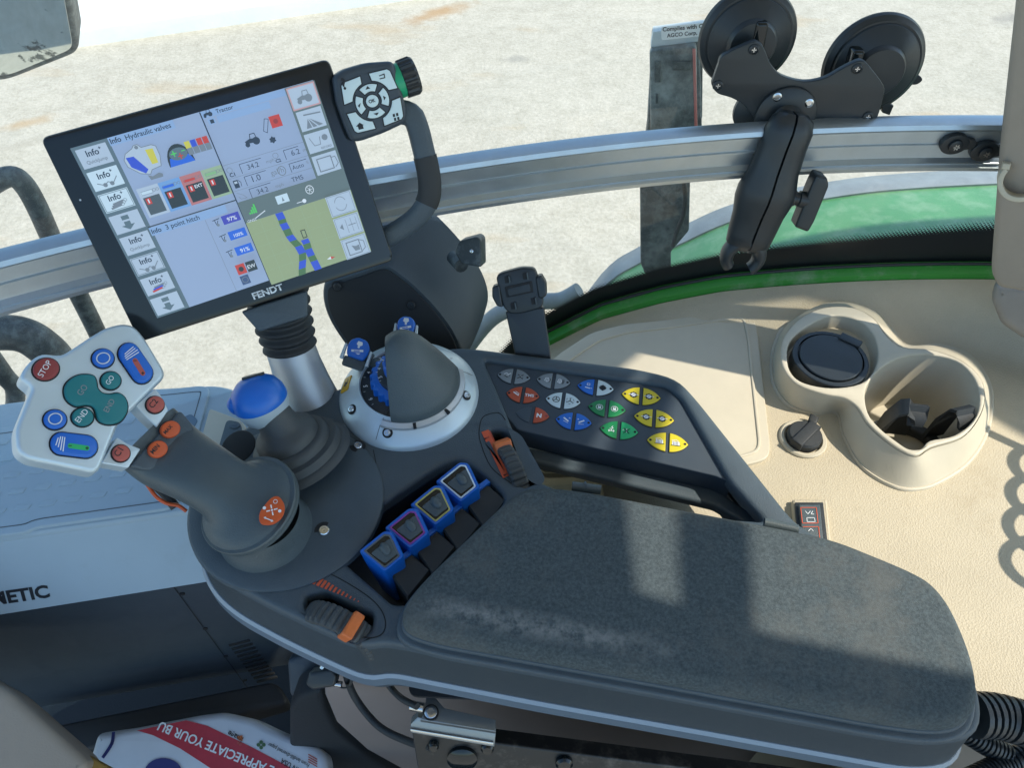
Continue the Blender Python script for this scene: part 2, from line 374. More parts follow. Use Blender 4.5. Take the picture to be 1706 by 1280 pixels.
barq([(1180, 850, .03), (1270, 868, .03), (1285, 1075, .03), (1196, 1045, .03)], 0)

# ================================================================ curved side window
ZB = [(-1.2, -1.2), (-.35, -1.0), (-.2, -.72), (-.1, -.42), (-.04, -.285), (.006, -.212), (.039, -.166), (.119, -.123), (.2, -.104), (.278, -.092), (.437, -.083), (.631, -.072), (1.4, -.06)]
def zb(x):
    for (a, za), (b, zb_) in zip(ZB, ZB[1:]):
        if x <= b: return za + (zb_ - za) * (x - a) / (b - a)
    return ZB[-1][1]
MCX = G(668, 480)          # centre of the wiper motor cover on the glass
def glassmat():
    m = bpy.data.materials.new('window_glass'); m.use_nodes = True; t = m.node_tree; L = t.links.new; t.nodes.remove(t.nodes['Principled BSDF']); out = t.nodes['Material Output']
    tr = t.nodes.new('ShaderNodeBsdfTransparent'); tr.inputs[0].default_value = (.95, .965, .935, 1)
    gl = t.nodes.new('ShaderNodeBsdfGlossy'); gl.inputs['Roughness'].default_value = .03
    fz = t.nodes.new('ShaderNodeFresnel'); fz.inputs[0].default_value = 1.45
    mx = t.nodes.new('ShaderNodeMixShader'); L(fz.outputs[0], mx.inputs[0]); L(tr.outputs[0], mx.inputs[1]); L(gl.outputs[0], mx.inputs[2])
    bk = t.nodes.new('ShaderNodeBsdfPrincipled'); bk.inputs['Base Color'].default_value = (.006, .008, .01, 1); bk.inputs['Roughness'].default_value = .3
    uv = t.nodes.new('ShaderNodeUVMap'); uv.uv_map = 'frit'; sp = t.nodes.new('ShaderNodeSeparateXYZ'); L(uv.outputs[0], sp.inputs[0])
    def mth(op, a, b=None, cl=False):
        n = t.nodes.new('ShaderNodeMath'); n.operation = op; n.use_clamp = cl
        for i, v in enumerate((a, b)):
            if v is None: continue
            if isinstance(v, (int, float)): n.inputs[i].default_value = v
            else: L(v, n.inputs[i])
        return n.outputs[0]
    pos = t.nodes.new('ShaderNodeUVMap'); pos.uv_map = 'pos'; ps = t.nodes.new('ShaderNodeSeparateXYZ'); L(pos.outputs[0], ps.inputs[0])
    D = .0034
    # halftone lattice turned by 45 degrees
    A = mth('MULTIPLY', mth('ADD', ps.outputs[0], ps.outputs[1]), .7071 / D); Bv = mth('MULTIPLY', mth('SUBTRACT', ps.outputs[0], ps.outputs[1]), .7071 / D)
    fa = mth('SUBTRACT', mth('FRACT', A), .5); fb = mth('SUBTRACT', mth('FRACT', Bv), .5)
    r = mth('SQRT', mth('ADD', mth('MULTIPLY', fa, fa), mth('MULTIPLY', fb, fb)))
    k = mth('SUBTRACT', 1.0, mth('MULTIPLY', mth('SUBTRACT', sp.outputs[0], .040), 1 / .022))   # 1 at band edge, 0 at the last dots
    rad = mth('MULTIPLY', k, .78)
    mask = mth('LESS_THAN', r, rad)
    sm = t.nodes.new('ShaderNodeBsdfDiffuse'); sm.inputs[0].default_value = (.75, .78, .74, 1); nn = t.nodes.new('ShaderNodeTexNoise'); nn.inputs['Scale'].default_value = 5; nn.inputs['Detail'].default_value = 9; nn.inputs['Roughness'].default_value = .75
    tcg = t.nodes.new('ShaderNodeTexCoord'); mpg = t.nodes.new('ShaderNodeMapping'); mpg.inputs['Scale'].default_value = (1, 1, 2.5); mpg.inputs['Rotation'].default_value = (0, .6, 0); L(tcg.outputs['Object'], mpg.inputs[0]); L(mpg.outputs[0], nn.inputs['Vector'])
    sr = t.nodes.new('ShaderNodeMapRange'); L(nn.outputs[0], sr.inputs[0]); sr.inputs[1].default_value = .45; sr.inputs[2].default_value = .75; sr.inputs[3].default_value = .03; sr.inputs[4].default_value = .15  # white smears on the glass, thickened to imitate hazy glare
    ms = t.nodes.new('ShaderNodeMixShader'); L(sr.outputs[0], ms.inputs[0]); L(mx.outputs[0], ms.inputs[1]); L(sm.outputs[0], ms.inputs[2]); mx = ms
    mm = t.nodes.new('ShaderNodeMixShader'); L(mask, mm.inputs[0]); L(mx.outputs[0], mm.inputs[1]); L(bk.outputs[0], mm.inputs[2]); L(mm.outputs[0], out.inputs[0])
    return m
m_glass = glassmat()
def window():
    xs = [-.95 + i * .02 for i in range(111)]; N = 60; vs = []; fs = []; fv = []; 
    for x in xs:
        z0 = zb(x)
        for j in range(N + 1):
            t = j / N; z = z0 + (1.02 - z0) * t * t if False else z0 + (1.02 - z0) * (t ** 1.5)
            vs.append(V((x, Yg(x), z)))
            # distance above the lower edge, measured square to the edge
            sl_ = (zb(x + .01) - zb(x - .01)) / .02; d = (z - z0) / math.sqrt(1 + sl_ * sl_)
            th = .024 + .012 * min(1, max(0, (x - .1) / .35)) + .016 * min(1, max(0, (x - .45) / .2)); fv.append((d * .040 / th, x, z))
    M = N + 1
    for i in range(len(xs) - 1):
        for j in range(N): fs.append((i * M + j, (i + 1) * M + j, (i + 1) * M + j + 1, i * M + j + 1))
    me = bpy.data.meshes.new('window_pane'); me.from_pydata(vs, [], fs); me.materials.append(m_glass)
    u1 = me.uv_layers.new(name='frit'); u2 = me.uv_layers.new(name='pos')
    for l in me.loops:
        d, x, z = fv[l.vertex_index]; u1.data[l.index].uv = (d, 0); u2.data[l.index].uv = (x, z)
    me.shade_smooth(); o = bpy.data.objects.new('pane', me); S.collection.objects.link(o); return o
wn = thing('side_window', (.3, .78, -.1), 'large curved side window with black dotted lower border above the beige ledge', 'window')
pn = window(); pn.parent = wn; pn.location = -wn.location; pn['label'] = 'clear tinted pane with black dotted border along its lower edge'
# green frame strip below the glass
mb = MB(); rs = []
for i in range(75):
    x = -.30 + i * .02; y = Yg(x); z = zb(x); dz = (zb(x + .01) - zb(x - .01)) / .02; n = V((-dz, 0, 1)).normalized()
    b = V((x, y, z))
    rs.append([b + V((0, .004, 0)) + n * .001, b + V((0, -.004, 0)) + n * .001, b + V((0, -.018, 0)) - n * .004, b + V((0, -.019, 0)) - n * .02, b + V((0, .004, 0)) - n * .02])
mb.rings(rs, m_green); fm = mb.build('frame', wn, ang=30); fm['label'] = 'green painted metal frame strip along the glass edge'
mb = MB(); mb.tube([V((-.3 + i * .02, Yg(-.3 + i * .02) - .005, zb(-.3 + i * .02) + .0015)) for i in range(75)], .0022, m_rubber, 8); mb.build('seal', wn)

# ================================================================ fender outside
fx = [(-.35, -1.5), (-.1, -1.05), (.077, -.72), (.181, -.484), (.25, -.41), (.322, -.362), (.40, -.312), (.496, -.275), (.60, -.250), (.703, -.236), (.862, -.225), (1.1, -.215), (1.5, -.22), (2.0, -.27)]
pp = cr([V((a, 0, b)) for a, b in fx], 5, False)
mb = MB(); rs = []
for i, q in enumerate(pp):
    t = (pp[min(i + 1, len(pp) - 1)] - pp[max(i - 1, 0)]).normalized(); n = V((-t.z, 0, t.x))
    rs.append([V((q.x, .765, q.z)) + n * .035, V((q.x, .86, q.z)) + n * .034, V((q.x, 1.0, q.z)) + n * .026, V((q.x, 1.10, q.z)) + n * .012, V((q.x, 1.17, q.z)), V((q.x, 1.17, q.z)) - n * .03, V((q.x, .765, q.z)) - n * .03])
mb.rings(rs, m_greenf); fd = thing('fender', (.7, 1, -.3), 'green rear wheel fender with scratched paint outside the window', 'fender'); mb.build('fender_top', fd, ang=50)
mb = MB(); rs = []
for i, q in enumerate(pp):
    t = (pp[min(i + 1, len(pp) - 1)] - pp[max(i - 1, 0)]).normalized(); n = V((-t.z, 0, t.x))
    rs.append([V((q.x, 1.17, q.z)) + n * .004, V((q.x, 1.185, q.z)) + n * .006, V((q.x, 1.225, q.z)) - n * .004, V((q.x, 1.24, q.z)) - n * .02, V((q.x, 1.235, q.z)) - n * .07, V((q.x, 1.17, q.z)) - n * .05])
mb.rings(rs, m_rimg); mb.build('rubber_rim', fd, ang=50)

# ================================================================ aluminium rail
def rail():
    r = thing('guard_rail', (0, .68, .12), 'curved ribbed aluminium rail running across the side window', 'rail')
    prof = [(-.004, .033), (.004, .034), (.012, .031), (.014, .026), (.011, .022), (.0085, .020), (.0085, .004), (.0105, .003), (.0105, .001), (.0085, .000), (.0085, -.016), (.011, -.018), (.014, -.020), (.012, -.0235), (.0145, -.026), (.014, -.031), (.008, -.034), (-.004, -.034)]
    mb = MB(); rs = []
    for i in range(70):
        x = -.80 + i * .0207; y = Yg(x) - .07; d = V((1, -.512 * x + .239, 0)).normalized(); n = V((d.y, -d.x, 0))
        rs.append([V((x, y, .150)) + n * a + V((0, 0, b * .86)) for a, b in prof])
    mb.rings(rs, m_alu); mb.build('rail_profile', r, ang=28)
    for (x, y) in ((1590, 240), (1640, 252)):
        c = PY(x, y, Yg(.5) - .083); mb = MB()
        f = Fr(c, (0, -1, .0), (1, 0, 0))
        mb.slab(f, circ(0, 0, .0145, .0115, 24), m_black, -.004, .002, .001, loc=True)
        mb.slab(f, rc([(.006, -.008), (.022, -.004), (.022, .004), (.006, .008)], .003), m_black, -.004, .001, loc=True)
        o = mb.build('washer', r)
        mb = MB(); mb.lathe(c, f.n, [(.0068, .002), (.0068, .005), (.004, .0062), (0.0001, .0062)], m_black, 20)
        for a in range(3):
            dx, dy = math.cos(a * 1.047), math.sin(a * 1.047); mb.line(f, [(-dx * .003, -dy * .003), (dx * .003, dy * .003)], .0012, m_steel, .0065, loc=True)
        mb.build('screw', o)
rail()

# ================================================================ beige pillar at the right edge
pl = thing('cab_pillar', (.66, .72, -.1), 'beige cab pillar at the right edge with a white cord clip', 'pillar')
f = Fr((.52, .645, 0), (-.60, -.80, 0)); mb = MB()
mb.slab(f, rc([f.l(q) for q in ((1692, -160), (1689, 0), (1662, 250), (1648, 455), (1660, 482), (1900, 520), (1900, -160))], .008), m_taupe, -.05, 0, .008, loc=True)
mb.build('pillar_trim', pl)
f2 = Fr((.56, .66, -.1), (-.50, -.70, .5)); mb = MB()
mb.slab(f2, rc([f2.l(q) for q in ((1660, 474), (1652, 500), (1668, 540), (1706, 566), (1900, 640), (1900, 500))], .006), m_taupe, -.05, 0, .01, loc=True); mb.build('pillar_foot', pl)
fc = Fr(f.w(f.l((1698, 318)), .012), (-.5, -.9, .35)); mb = MB()
c = fc.l((1703, 300)); outer = circ(c.x, c.y, .021, .021, 20, 150, 350); inner = circ(c.x, c.y, .016, .016, 20, 150, 350)
mb.slab(fc, outer + inner[::-1], m_beige2, -.02, .004, .001, loc=True)
mb.box(fc, (c.x - .017, c.y + .012), (.007, .006), m_beige2, -.02, .004, .001); mb.build('cord_clip', pl)

# ================================================================ exterior mirror, handrails, lamp bracket
f = Fr(PY(60, 60, 1.55), (.05, -.90, -.43)); mir = thing('wing_mirror', f.o, 'grey framed exterior mirror with dirty glass at the upper left corner', 'mirror')
mb = MB(); mo = [(-160, -60), (106, -60), (132, 80), (126, 92), (20, 134), (0, 137), (-160, 120)]
mb.slab(f, rc([f.l(q) for q in mo], .02), m_pipe, -.06, 0, .012, loc=True); mb.build('mirror_housing', mir)
m_mir = mat('mirror_glass', (.66, .72, .70), .05, 1, mott=.08, ms=8, dirt=((.10, .12, .12), 14, .60, .64))
mb = MB(); mi = [(-150, -50), (97, -60), (121, 72), (116, 82), (20, 122), (0, 125), (-150, 110)]
mb.slab(f, rc([f.l(q) for q in mi], .02), m_mir, -.002, .0015, .0008, loc=True); mb.build('mirror_glass', mir)
def pipe(name, pts, Y, r, label, cat, n=6, mt=None):
    mb = MB(); mb.tube(cr([PY(x, y, Y + (q[0] if q else 0)) for x, y, *q in pts], n, False), r, mt or m_pipe, 18); o = mb.build(name); tag(o, label, cat); return o
pipe('handrail', [(-60, 345), (-20, 312), (15, 294), (38, 305), (62, 345), (98, 425), (160, 550), (200, 640), (240, 730)], 1.05, .0165, 'dusty black bent tube handrail behind the left end of the rail', 'handrail')
pipe('exhaust_pipe', [(-90, 566), (-30, 556), (30, 556), (70, 576), (100, 612), (112, 680), (112, 760)], .85, .028, 'thick dusty black bent pipe behind the joystick head', 'pipe')
pipe('mirror_strut', [(-40, 560), (6, 624), (26, 656), (16, 730)], .92, .016, 'short black strut outside at the left picture edge', 'strut')
pipe('step_rail', [(740, 640), (775, 585), (815, 535), (850, 515), (900, 503), (935, 500), (965, 484)], .86, .0125, 'dusty grey tube rail passing behind the phone holder', 'handrail', mt=m_rimg)
lb = thing('lamp_bracket', PY(1130, 450, 1.0), 'black marker lamp bracket outside the window topped by a compliance label', 'lamp bracket')
f = Fr(PY(1120, 300, 1.0), (-.12, -1, .12)); mb = MB()
mb.slab(f, rc([f.l(q) for q in ((1086, 78), (1086, 60), (1160, 58), (1166, 80), (1170, 230), (1150, 300), (1148, 385), (1118, 420), (1118, 455), (1075, 458), (1067, 440), (1066, 300), (1078, 215))], .004), m_post, -.03, 0, .003, loc=True); mb.build('post', lb)
mb = MB(); mb.slab(f, rc([f.l(q) for q in ((1082, 78), (1160, 68), (1160, 228), (1084, 232))], .006), mat('dusty_lens', (.06, .075, .08), .35, dirt=((.28, .32, .32), 30, .40, .72)), 0, .012, .003, loc=True)
for q in ((1090, 95, 1100, 130), (1120, 95, 1150, 110), (1092, 150, 1096, 165)):
    mb.slab(f, [(f.l((q[0], q[1]))), f.l((q[2], q[1])), f.l((q[2], q[3])), f.l((q[0], q[3]))], m_pipe, .01, .015, .001, loc=True)
mb.build('lamp_housing', lb)
mb = MB(); mb.slab(f, rc([f.l(q) for q in ((1150, 62), (1168, 66), (1172, 90), (1171, 205), (1160, 214), (1158, 205))], .004), m_pipe, -.06, -.012, .003, loc=True); mb.build('rear_shell', lb)
mb = MB(); mb.slab(f, [f.l(q) for q in ((1153, 75), (1158, 75), (1162, 232), (1157, 232))], mat('red_reflector', (.5, .16, .14), .3), -.01, .014, .001, loc=True); mb.build('reflector', lb)
mb = MB(); mb.slab(f, [f.l(q) for q in ((1088, 52), (1180, 40), (1182, 66), (1084, 78))], mat('cap_grey', (.55, .62, .64), .5), -.02, .002, .001, loc=True); mb.build('lamp_cap', lb)
mb = MB(); mb.slab(f, rc([f.l(q) for q in ((1101, 43), (1225, 30), (1226, 52), (1102, 65))], .003), mat('label_film', (.85, .88, .88), .4), .003, .0038, loc=True)
fl = f.up(.0042)
mb.text(fl, 'Complies with CAN ICES-2', (1104, 52), (1215, 42), m_ink, 0, .02); mb.text(fl, 'AGCO Corp,  Duluth, GA', (1111, 62), (1210, 52), m_ink, 0, .02); mb.build('compliance_label', lb)
mb = MB(); mb.tube(cr([PY(x, y, .97) for x, y in ((1138, 290), (1142, 330), (1138, 360), (1128, 385), (1121, 410))], 5, False), .0035, m_rubber, 10); mb.build('cable', lb)

# ================================================================ beige ledge
def inner_y(x): return Yg(x) - .020
lg = thing('side_ledge', (.35, .5, -.14), 'beige leather grained side ledge under the window with storage lid and cup insert', 'ledge')
mb = MB(); xs = [-.12 + i * .0105 for i in range(126)]; vs = []; fs = []
for x in xs:
    yn = .30 - .068 * min(1, max(0, (x - .30) / .05))
    z0 = zb(x) - .012; zt = -.12 if x > .1 else -.12 + (min(0, z0 + .115)) * .55
    yi = inner_y(x)
    prof = [(yi, z0 - .03), (yi, z0), (yi - .008, z0 - .002), (yi - .02, z0 * .75 + zt * .25 - .001), (yi - .04, z0 * .35 + zt * .65), (yi - .065, z0 * .1 + zt * .9)]
    ya = yi - .09
    prof += [(ya + (yn + .02 - ya) * k / 34, zt) for k in range(35)] + [(yn + .006, zt - .004), (yn, zt - .02), (yn, -.9)]
    vs += [V((x, a, b)) for a, b in prof]
n = len(prof)
hole = [P(x, y, -.12) for x, y in ((1320, 620), (1330, 585), (1360, 560), (1400, 555), (1440, 565), (1465, 600), (1500, 620), (1550, 625), (1590, 640), (1615, 665), (1615, 715), (1585, 755), (1540, 780), (1500, 785), (1460, 760), (1430, 715), (1400, 675), (1350, 668))]
def inside(q, pol):
    r = False
    for i in range(len(pol)):
        a, b = pol[i - 1], pol[i]
        if (a.y > q.y) != (b.y > q.y) and q.x < (b.x - a.x) * (q.y - a.y) / (b.y - a.y) + a.x: r = not r
    return r
for i in range(len(xs) - 1):
    for j in range(n - 1):
        f_ = (i * n + j, i * n + j + 1, (i + 1) * n + j + 1, (i + 1) * n + j); c = sum((vs[k] for k in f_), V((0, 0, 0))) / 4
        if not (6 <= j < n - 4 and inside(c, hole)): fs.append(f_)
mb.add(vs, fs, m_beige); lt = mb.build('ledge_trim', lg, ang=50)
# storage lid
fz = Z(-.118); mb = MB()
lid = [(880, 640), (930, 592), (985, 556), (1040, 542), (1100, 536), (1240, 517), (1255, 525), (1262, 560), (1283, 750), (1278, 765), (1262, 772), (1180, 790), (900, 800)]
mb.slab(fz, rc([fz.l(q) for q in lid], .012), m_beige2, -.012, .0025, .0015, loc=True); ld = mb.build('storage_lid', lg); 
mb = MB(); fz2 = Z(-.1154); lid2 = [(900, 645), (945, 600), (995, 566), (1045, 552), (1100, 546), (1228, 528), (1242, 532), (1249, 565), (1268, 742), (1262, 755), (1180, 778), (900, 790)]
p_ = rc([fz2.l(q) for q in lid2], .01); p_ = dd(p_)
if area(p_) < 0: p_.reverse()
mb.slab(fz2, p_, m_beige2, -.003, .0014, .001, holes=[offs(p_, .0035)], loc=True); mb.build('raised_bead', ld)
# power socket with rubber cover
c = P(1338, 731, -.118); mb = MB(); mb.lathe(c, (0, 0, 1), [(.027, -.006), (.027, .0005), (.0255, .002), (.022, .002), (.021, .0)], m_beige2, 32); sk = mb.build('power_socket', lg)
mb = MB(); mb.lathe(c, (0, 0, 1), [(.0195, 0), (.0195, .008), (.0175, .0105), (0.0001, .0115)], m_rubber, 32); f = Z(-.118)
q = f.l((1338, 731)); mb.box(f, (q.x, q.y - .001), (.040, .014), m_rubber, .002, .0135, .002, .75); mb.box(f, (q.x + .015, q.y + .022), (.010, .012), m_rubber, .002, .010, .002, -.5); mb.build('socket_cover', sk)
# rocker switch
f = Z(-.117); mb = MB(); mb.slab(f, rc([f.l(q) for q in ((1318, 835), (1376, 835), (1386, 930), (1326, 930))], .003), m_beige, -.01, .0045, .003, loc=True); rk = mb.build('rocker_switch', lg)
f = Z(-.111); mb = MB(); mb.slab(f, rc([f.l(q) for q in ((1324, 838), (1371, 838), (1381, 925), (1331, 925))], .001), m_black, -.008, 0.001, .0006, loc=True)
mb.slab(f, rc([f.l(q) for q in ((1329, 845), (1364, 845), (1371, 922), (1337, 922))], .001), m_grey, 0, .005, .001, loc=True); kb = mb.build('rocker', rk)
f = Z(-.1055); mb = MB()
mb.line(f, [(1334, 846), (1360, 846), (1363, 872), (1337, 872)], .0007, m_odec, 0, closed=True); mb.line(f, [(1338, 878), (1364, 878), (1366, 900)], .0007, m_odec, 0)
mb.line(f, [(1342, 852), (1346, 857), (1350, 852)], .0006, m_white); mb.line(f, [(1354, 852), (1351, 857), (1356, 857)], .0006, m_white); mb.line(f, [(1344, 863), (1357, 863), (1358, 870), (1345, 870)], .0006, m_white, closed=True)
mb.line(f, [(1347, 885), (1351, 881), (1355, 885)], .0006, m_white); mb.build('rocker_marking', kb)

# ---------------------------------------------------------------- cup insert
ci = thing('cup_holder', P(1480, 660, -.12), 'beige double cup holder insert with black lidded ashtray and rubber gripped well', 'cup holder')
top = [(1300, 592), (1306, 562), (1332, 532), (1372, 514), (1420, 514), (1455, 532), (1476, 560), (1502, 580), (1550, 584), (1600, 602), (1632, 630), (1640, 665), (1628, 700), (1600, 730), (1550, 746), (1526, 760), (1498, 750), (1468, 728), (1444, 705), (1428, 680), (1405, 664), (1370, 657), (1328, 642), (1306, 618)]
bot = [(1288, 625), (1291, 580), (1312, 540), (1365, 508), (1412, 503), (1458, 517), (1487, 552), (1510, 577), (1558, 576), (1612, 592), (1645, 640), (1648, 690), (1635, 735), (1605, 775), (1560, 803), (1532, 812), (1500, 812), (1462, 796), (1430, 770), (1405, 725), (1394, 688), (1360, 690), (1320, 678), (1298, 655)]
tp = cr([P(x, y, -.085) for x, y in top], 4); bt = cr([P(x, y, -.1185) for x, y in bot], 4); mb = MB()
def lerp(A, B, t): return [a + (b - a) * t for a, b in zip(A, B)]
ct = sum(tp, V((0, 0, 0))) / len(tp)
fl_ = [q + (q - V((ct.x, ct.y, q.z))) * .03 for q in bt]
R_ = []
R_.append([q - V((0, 0, .006)) for q in fl_]); R_.append([q + V((0, 0, .0005)) for q in fl_]); R_.append([q + V((0, 0, .002)) for q in lerp(fl_, bt, .4)]); R_.append([q + V((0, 0, .0015)) for q in bt])
for t, zz in ((.12, .005), (.45, .019), (.8, .0275), (.95, .0325)):
    r = lerp(bt, tp, t); R_.append([V((q.x, q.y, -.1185 + zz)) for q in r])
tpo = [V((q.x, q.y, 0)) for q in tp]
mb.rings(R_, m_beige2, caps=False)
fz = Z(-.085); p_ = [V((q.x, q.y)) for q in tp]; 
if area(p_) < 0: p_.reverse()
h1 = cr([fz.l(q) for q in ((1311, 600), (1316, 570), (1345, 545), (1385, 528), (1425, 534), (1452, 556), (1462, 590), (1455, 620), (1432, 641), (1385, 648), (1340, 640), (1318, 624))], 4)
h2 = cr([fz.l(q) for q in ((1441, 652), (1459, 623), (1493, 600), (1540, 592), (1592, 603), (1622, 632), (1631, 668), (1621, 702), (1589, 727), (1548, 736), (1535, 749), (1514, 750), (1494, 738), (1465, 715), (1445, 689))], 4)
mb.slab(fz, p_, m_beige2, -.005, .002, .0020, holes=[h1, h2], loc=True); mb.build('insert_shell', ci, ang=60)
def well(h, z0, z1, sh, name):
    c = sum(h, V((0, 0))) / len(h); mb = MB(); rs = []
    hh = list(h)
    if area(hh) < 0: hh.reverse()
    for k in range(7):
        t = k / 6; s_ = 1 - (1 - sh) * t; rs.append([V((c.x + (q.x - c.x) * s_, c.y + (q.y - c.y) * s_, z0 + (z1 - z0) * t)) for q in hh][::-1])
    rs.append([V((c.x + (q.x - c.x) * sh * .01, c.y + (q.y - c.y) * sh * .01, z1)) for q in hh][::-1])
    mb.rings(rs, m_beige2, caps=False); mb.build(name, ci, ang=50); return c
well(h1, -.087, -.102, .95, 'ashtray_well'); wc = well(h2, -.087, -.160, .82, 'cup_well')
c = P(1384, 596, -.083); mb = MB(); mb.lathe(c, (0, 0, 1), [(.0445, -.02), (.0445, -.001), (.0435, .0), (.039, 0)], m_black, 44); mb.lathe(c, (0, 0, 1), [(.039, -.004), (.0367, -.004), (.0367, .001), (.0358, .002), (0.0001, .0024)], m_black, 44)
f = Fr(c, (0, 0, 1)); mb.box(f, (.030, .026), (.026, .012), m_black, -.01, .004, .001, -.65); ah = mb.build('ashtray_lid', ci)
g = thing('rubber_cup_gripper', (wc.x, wc.y, -.158), 'black rubber gripper with upright fingers inside the large cup well', 'cup gripper')
f = Fr((wc.x, wc.y, -.146), (0, 0, 1)); mb = MB(); mb.slab(f, circ(0, -.012, .050, .042, 40), m_rubber, -.012, 0, .003, holes=[circ(0, -.012, .036, .028, 32)], loc=True); mb.build('base_ring', g)
for px_, rot in (((1494, 695), -.15), ((1562, 700), .25), ((1466, 702), 1.2)):
    b = P(px_[0], px_[1] + 26, -.142); f = Fr(b, (0, -.25, 1), (math.cos(rot), math.sin(rot), 0)); mb = MB()
    for s_ in range(1): 
        rs = []
        for (yy, zz, w) in ((.006, -.008, .014), (.004, .03, .013), (-.002, .056, .0125), (-.010, .062, .0115), (-.018, .054, .0105), (-.022, .044, .009)):
            u = V((math.cos(rot), math.sin(rot), 0)); vv = V((-math.sin(rot), math.cos(rot), 0)); q = b + vv * yy + V((0, 0, zz)); nn = V((0, 0, 1)) if zz > .055 else vv
            rs.append([q - u * w - nn * .0022, q + u * w - nn * .0022, q + u * w + nn * .0022, q - u * w + nn * .0022])
        mb.rings(rs, m_rubber)
    mb.build('grip_finger', g, ang=50)
# ================================================================ armrest console
Z0 = Z(0)
cs = thing('armrest_console', P(760, 800, -.08), 'dark grey armrest control console with button panel, sunken trays and silver edge strip', 'console')
L0 = lambda pts: [Z0.l(q) for q in pts]
deck = rc(L0([(352, 782), (400, 712), (540, 655), (655, 612), (735, 580), (775, 577), (1060, 612), (1128, 628), (1160, 662), (1330, 876), (1530, 975), (1604, 1060), (1640, 1180), (1630, 1228), (1560, 1236), (1200, 1172), (900, 1120), (700, 1082), (640, 1070), (600, 1078), (540, 1052), (455, 1012), (380, 972), (342, 940), (320, 900), (318, 850)]), .018, 4)
h_panel = rc(L0([(806, 598), (1112, 641), (1136, 662), (1215, 800), (1275, 868), (1130, 858), (945, 822), (885, 795), (858, 722), (845, 690)]), .006)
h_trough = rc(L0([(566, 930), (560, 905), (592, 872), (730, 776), (770, 762), (815, 800), (845, 830), (760, 920), (690, 1005), (655, 1008)]), [.01, .01, .01, .012, .012, .005, .01, 0, .01, .006])
h_w1 = rc(L0([(505, 1012), (508, 992), (545, 985), (575, 1003), (622, 1022), (618, 1050), (592, 1066), (570, 1052), (548, 1030), (520, 1024)]), .004)
h_w2 = rc(L0([(815, 716), (836, 714), (862, 730), (900, 800), (872, 812), (846, 775)]), .004)
mb = MB(); mb.slab(Z0, deck, m_deck, -.014, 0, .005, holes=[h_panel, h_trough, h_w1, h_w2], loc=True); mb.build('top_shell', cs, ang=40)
# side skirt (follows the deck outline, drops and flares) -- open at the places where the deck has openings
def skirt(z0, z1, o0, o1, m, name, inner=.006):
    d_ = dd(deck); 
    if area(d_) < 0: d_.reverse()
    a = offs(d_, -o0); b = offs(d_, -o1); a2 = offs(d_, inner - o0); b2 = offs(d_, inner - o1); mb = MB()
    g = lambda p, z: [V((q.x, q.y, z)) for q in p]
    mb.rings([g(a, z0), g(b, z1), g(b2, z1), g(a2, z0)], m, closed=True); return mb.build(name, cs, ang=35)
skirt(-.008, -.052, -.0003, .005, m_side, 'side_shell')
m_strip = mat('silver_blue_strip', (.25, .30, .36), .35, .2)
skirt(-.0525, -.0555, .0058, .0085, m_strip, 'edge_strip'); skirt(-.056, -.069, .0085, .0090, mat('blue_grey_strip', (.12, .16, .205), .4), 'edge_strip_lower')
skirt(-.0695, -.098, .0065, .000, mat('lower_shell_plastic', (.075, .095, .115), .5, mott=.15, ms=20), 'lower_shell')
# cast underside of the shell, kept clear of the tray opening
mb = MB()
und = rc(L0([(660, 1100), (700, 905), (960, 930), (1290, 960), (1560, 1040), (1640, 1180), (1560, 1220), (900, 1110)]), .01)
mb.slab(Z(-.084), und, m_dark, -.004, 0, loc=True); mb.build('under_plate', cs)
# trough floor and wheel wells
def boxwell(hole, z1, name, m=m_black):
    p_ = dd(hole); 
    if area(p_) < 0: p_.reverse()
    a = offs(p_, -.0004); g = lambda p, z: [V((q.x, q.y, z)) for q in p]; mb = MB()
    mb.rings([g(a, -.004)[::-1], g(a, z1)[::-1]], m, caps=False); mb.slab(Z(z1), a, m, -.002, 0, loc=True); mb.build(name, cs)
boxwell(h_trough, -.046, 'lever_trough', m_deck2); boxwell(h_w1, -.035, 'wheel_well'); boxwell(h_w2, -.035, 'wheel_well')
# button panel
ZP = Z(-.006); mb = MB()
pan = rc([ZP.l(q) for q in [(800, 590), (1116, 634), (1142, 660), (1222, 806), (1192, 793), (862, 716), (840, 690)]], .003)
mb.slab(ZP, pan, m_deck2, -.026, 0, .0015, loc=True); bp_ = mb.build('button_panel', cs)
mb = MB(); zl = Z(-.030); mb.slab(zl, rc([zl.l(q) for q in ((872, 742), (1195, 815), (1290, 880), (1255, 880), (1190, 842), (888, 770))], .003), m_deck, -.010, 0, .004, loc=True); mb.build('tray_lip', cs)
# grooves on the deck: wheel surrounds, pod edge line
mb = MB(); F1 = Z(.0003)
g1 = [F1.l(q) for q in ((462, 985), (472, 968), (500, 952), (545, 955), (600, 985), (630, 1010), (642, 1035), (638, 1055), (622, 1063), (606, 1062))]
mb.line(F1, cr(g1, 5, False), .0009, m_dark, 0, loc=True)
mb.build('seam', cs); mb = MB(); g2 = [F1.l(q) for q in ((852, 806), (818, 778), (800, 735), (799, 712), (806, 694), (830, 688), (842, 700))]
mb.line(F1, cr(g2, 5, False), .0009, m_dark, 0, loc=True)
mb.build('seam', cs); mb = MB(); g3 = [F1.l(q) for q in ((370, 945), (420, 962), (470, 950), (484, 940), (530, 915), (575, 880), (610, 835), (627, 790), (622, 750))]
mb.line(F1, cr(g3, 6, False), .0007, m_dark, 0, loc=True); mb.build('seam', cs)
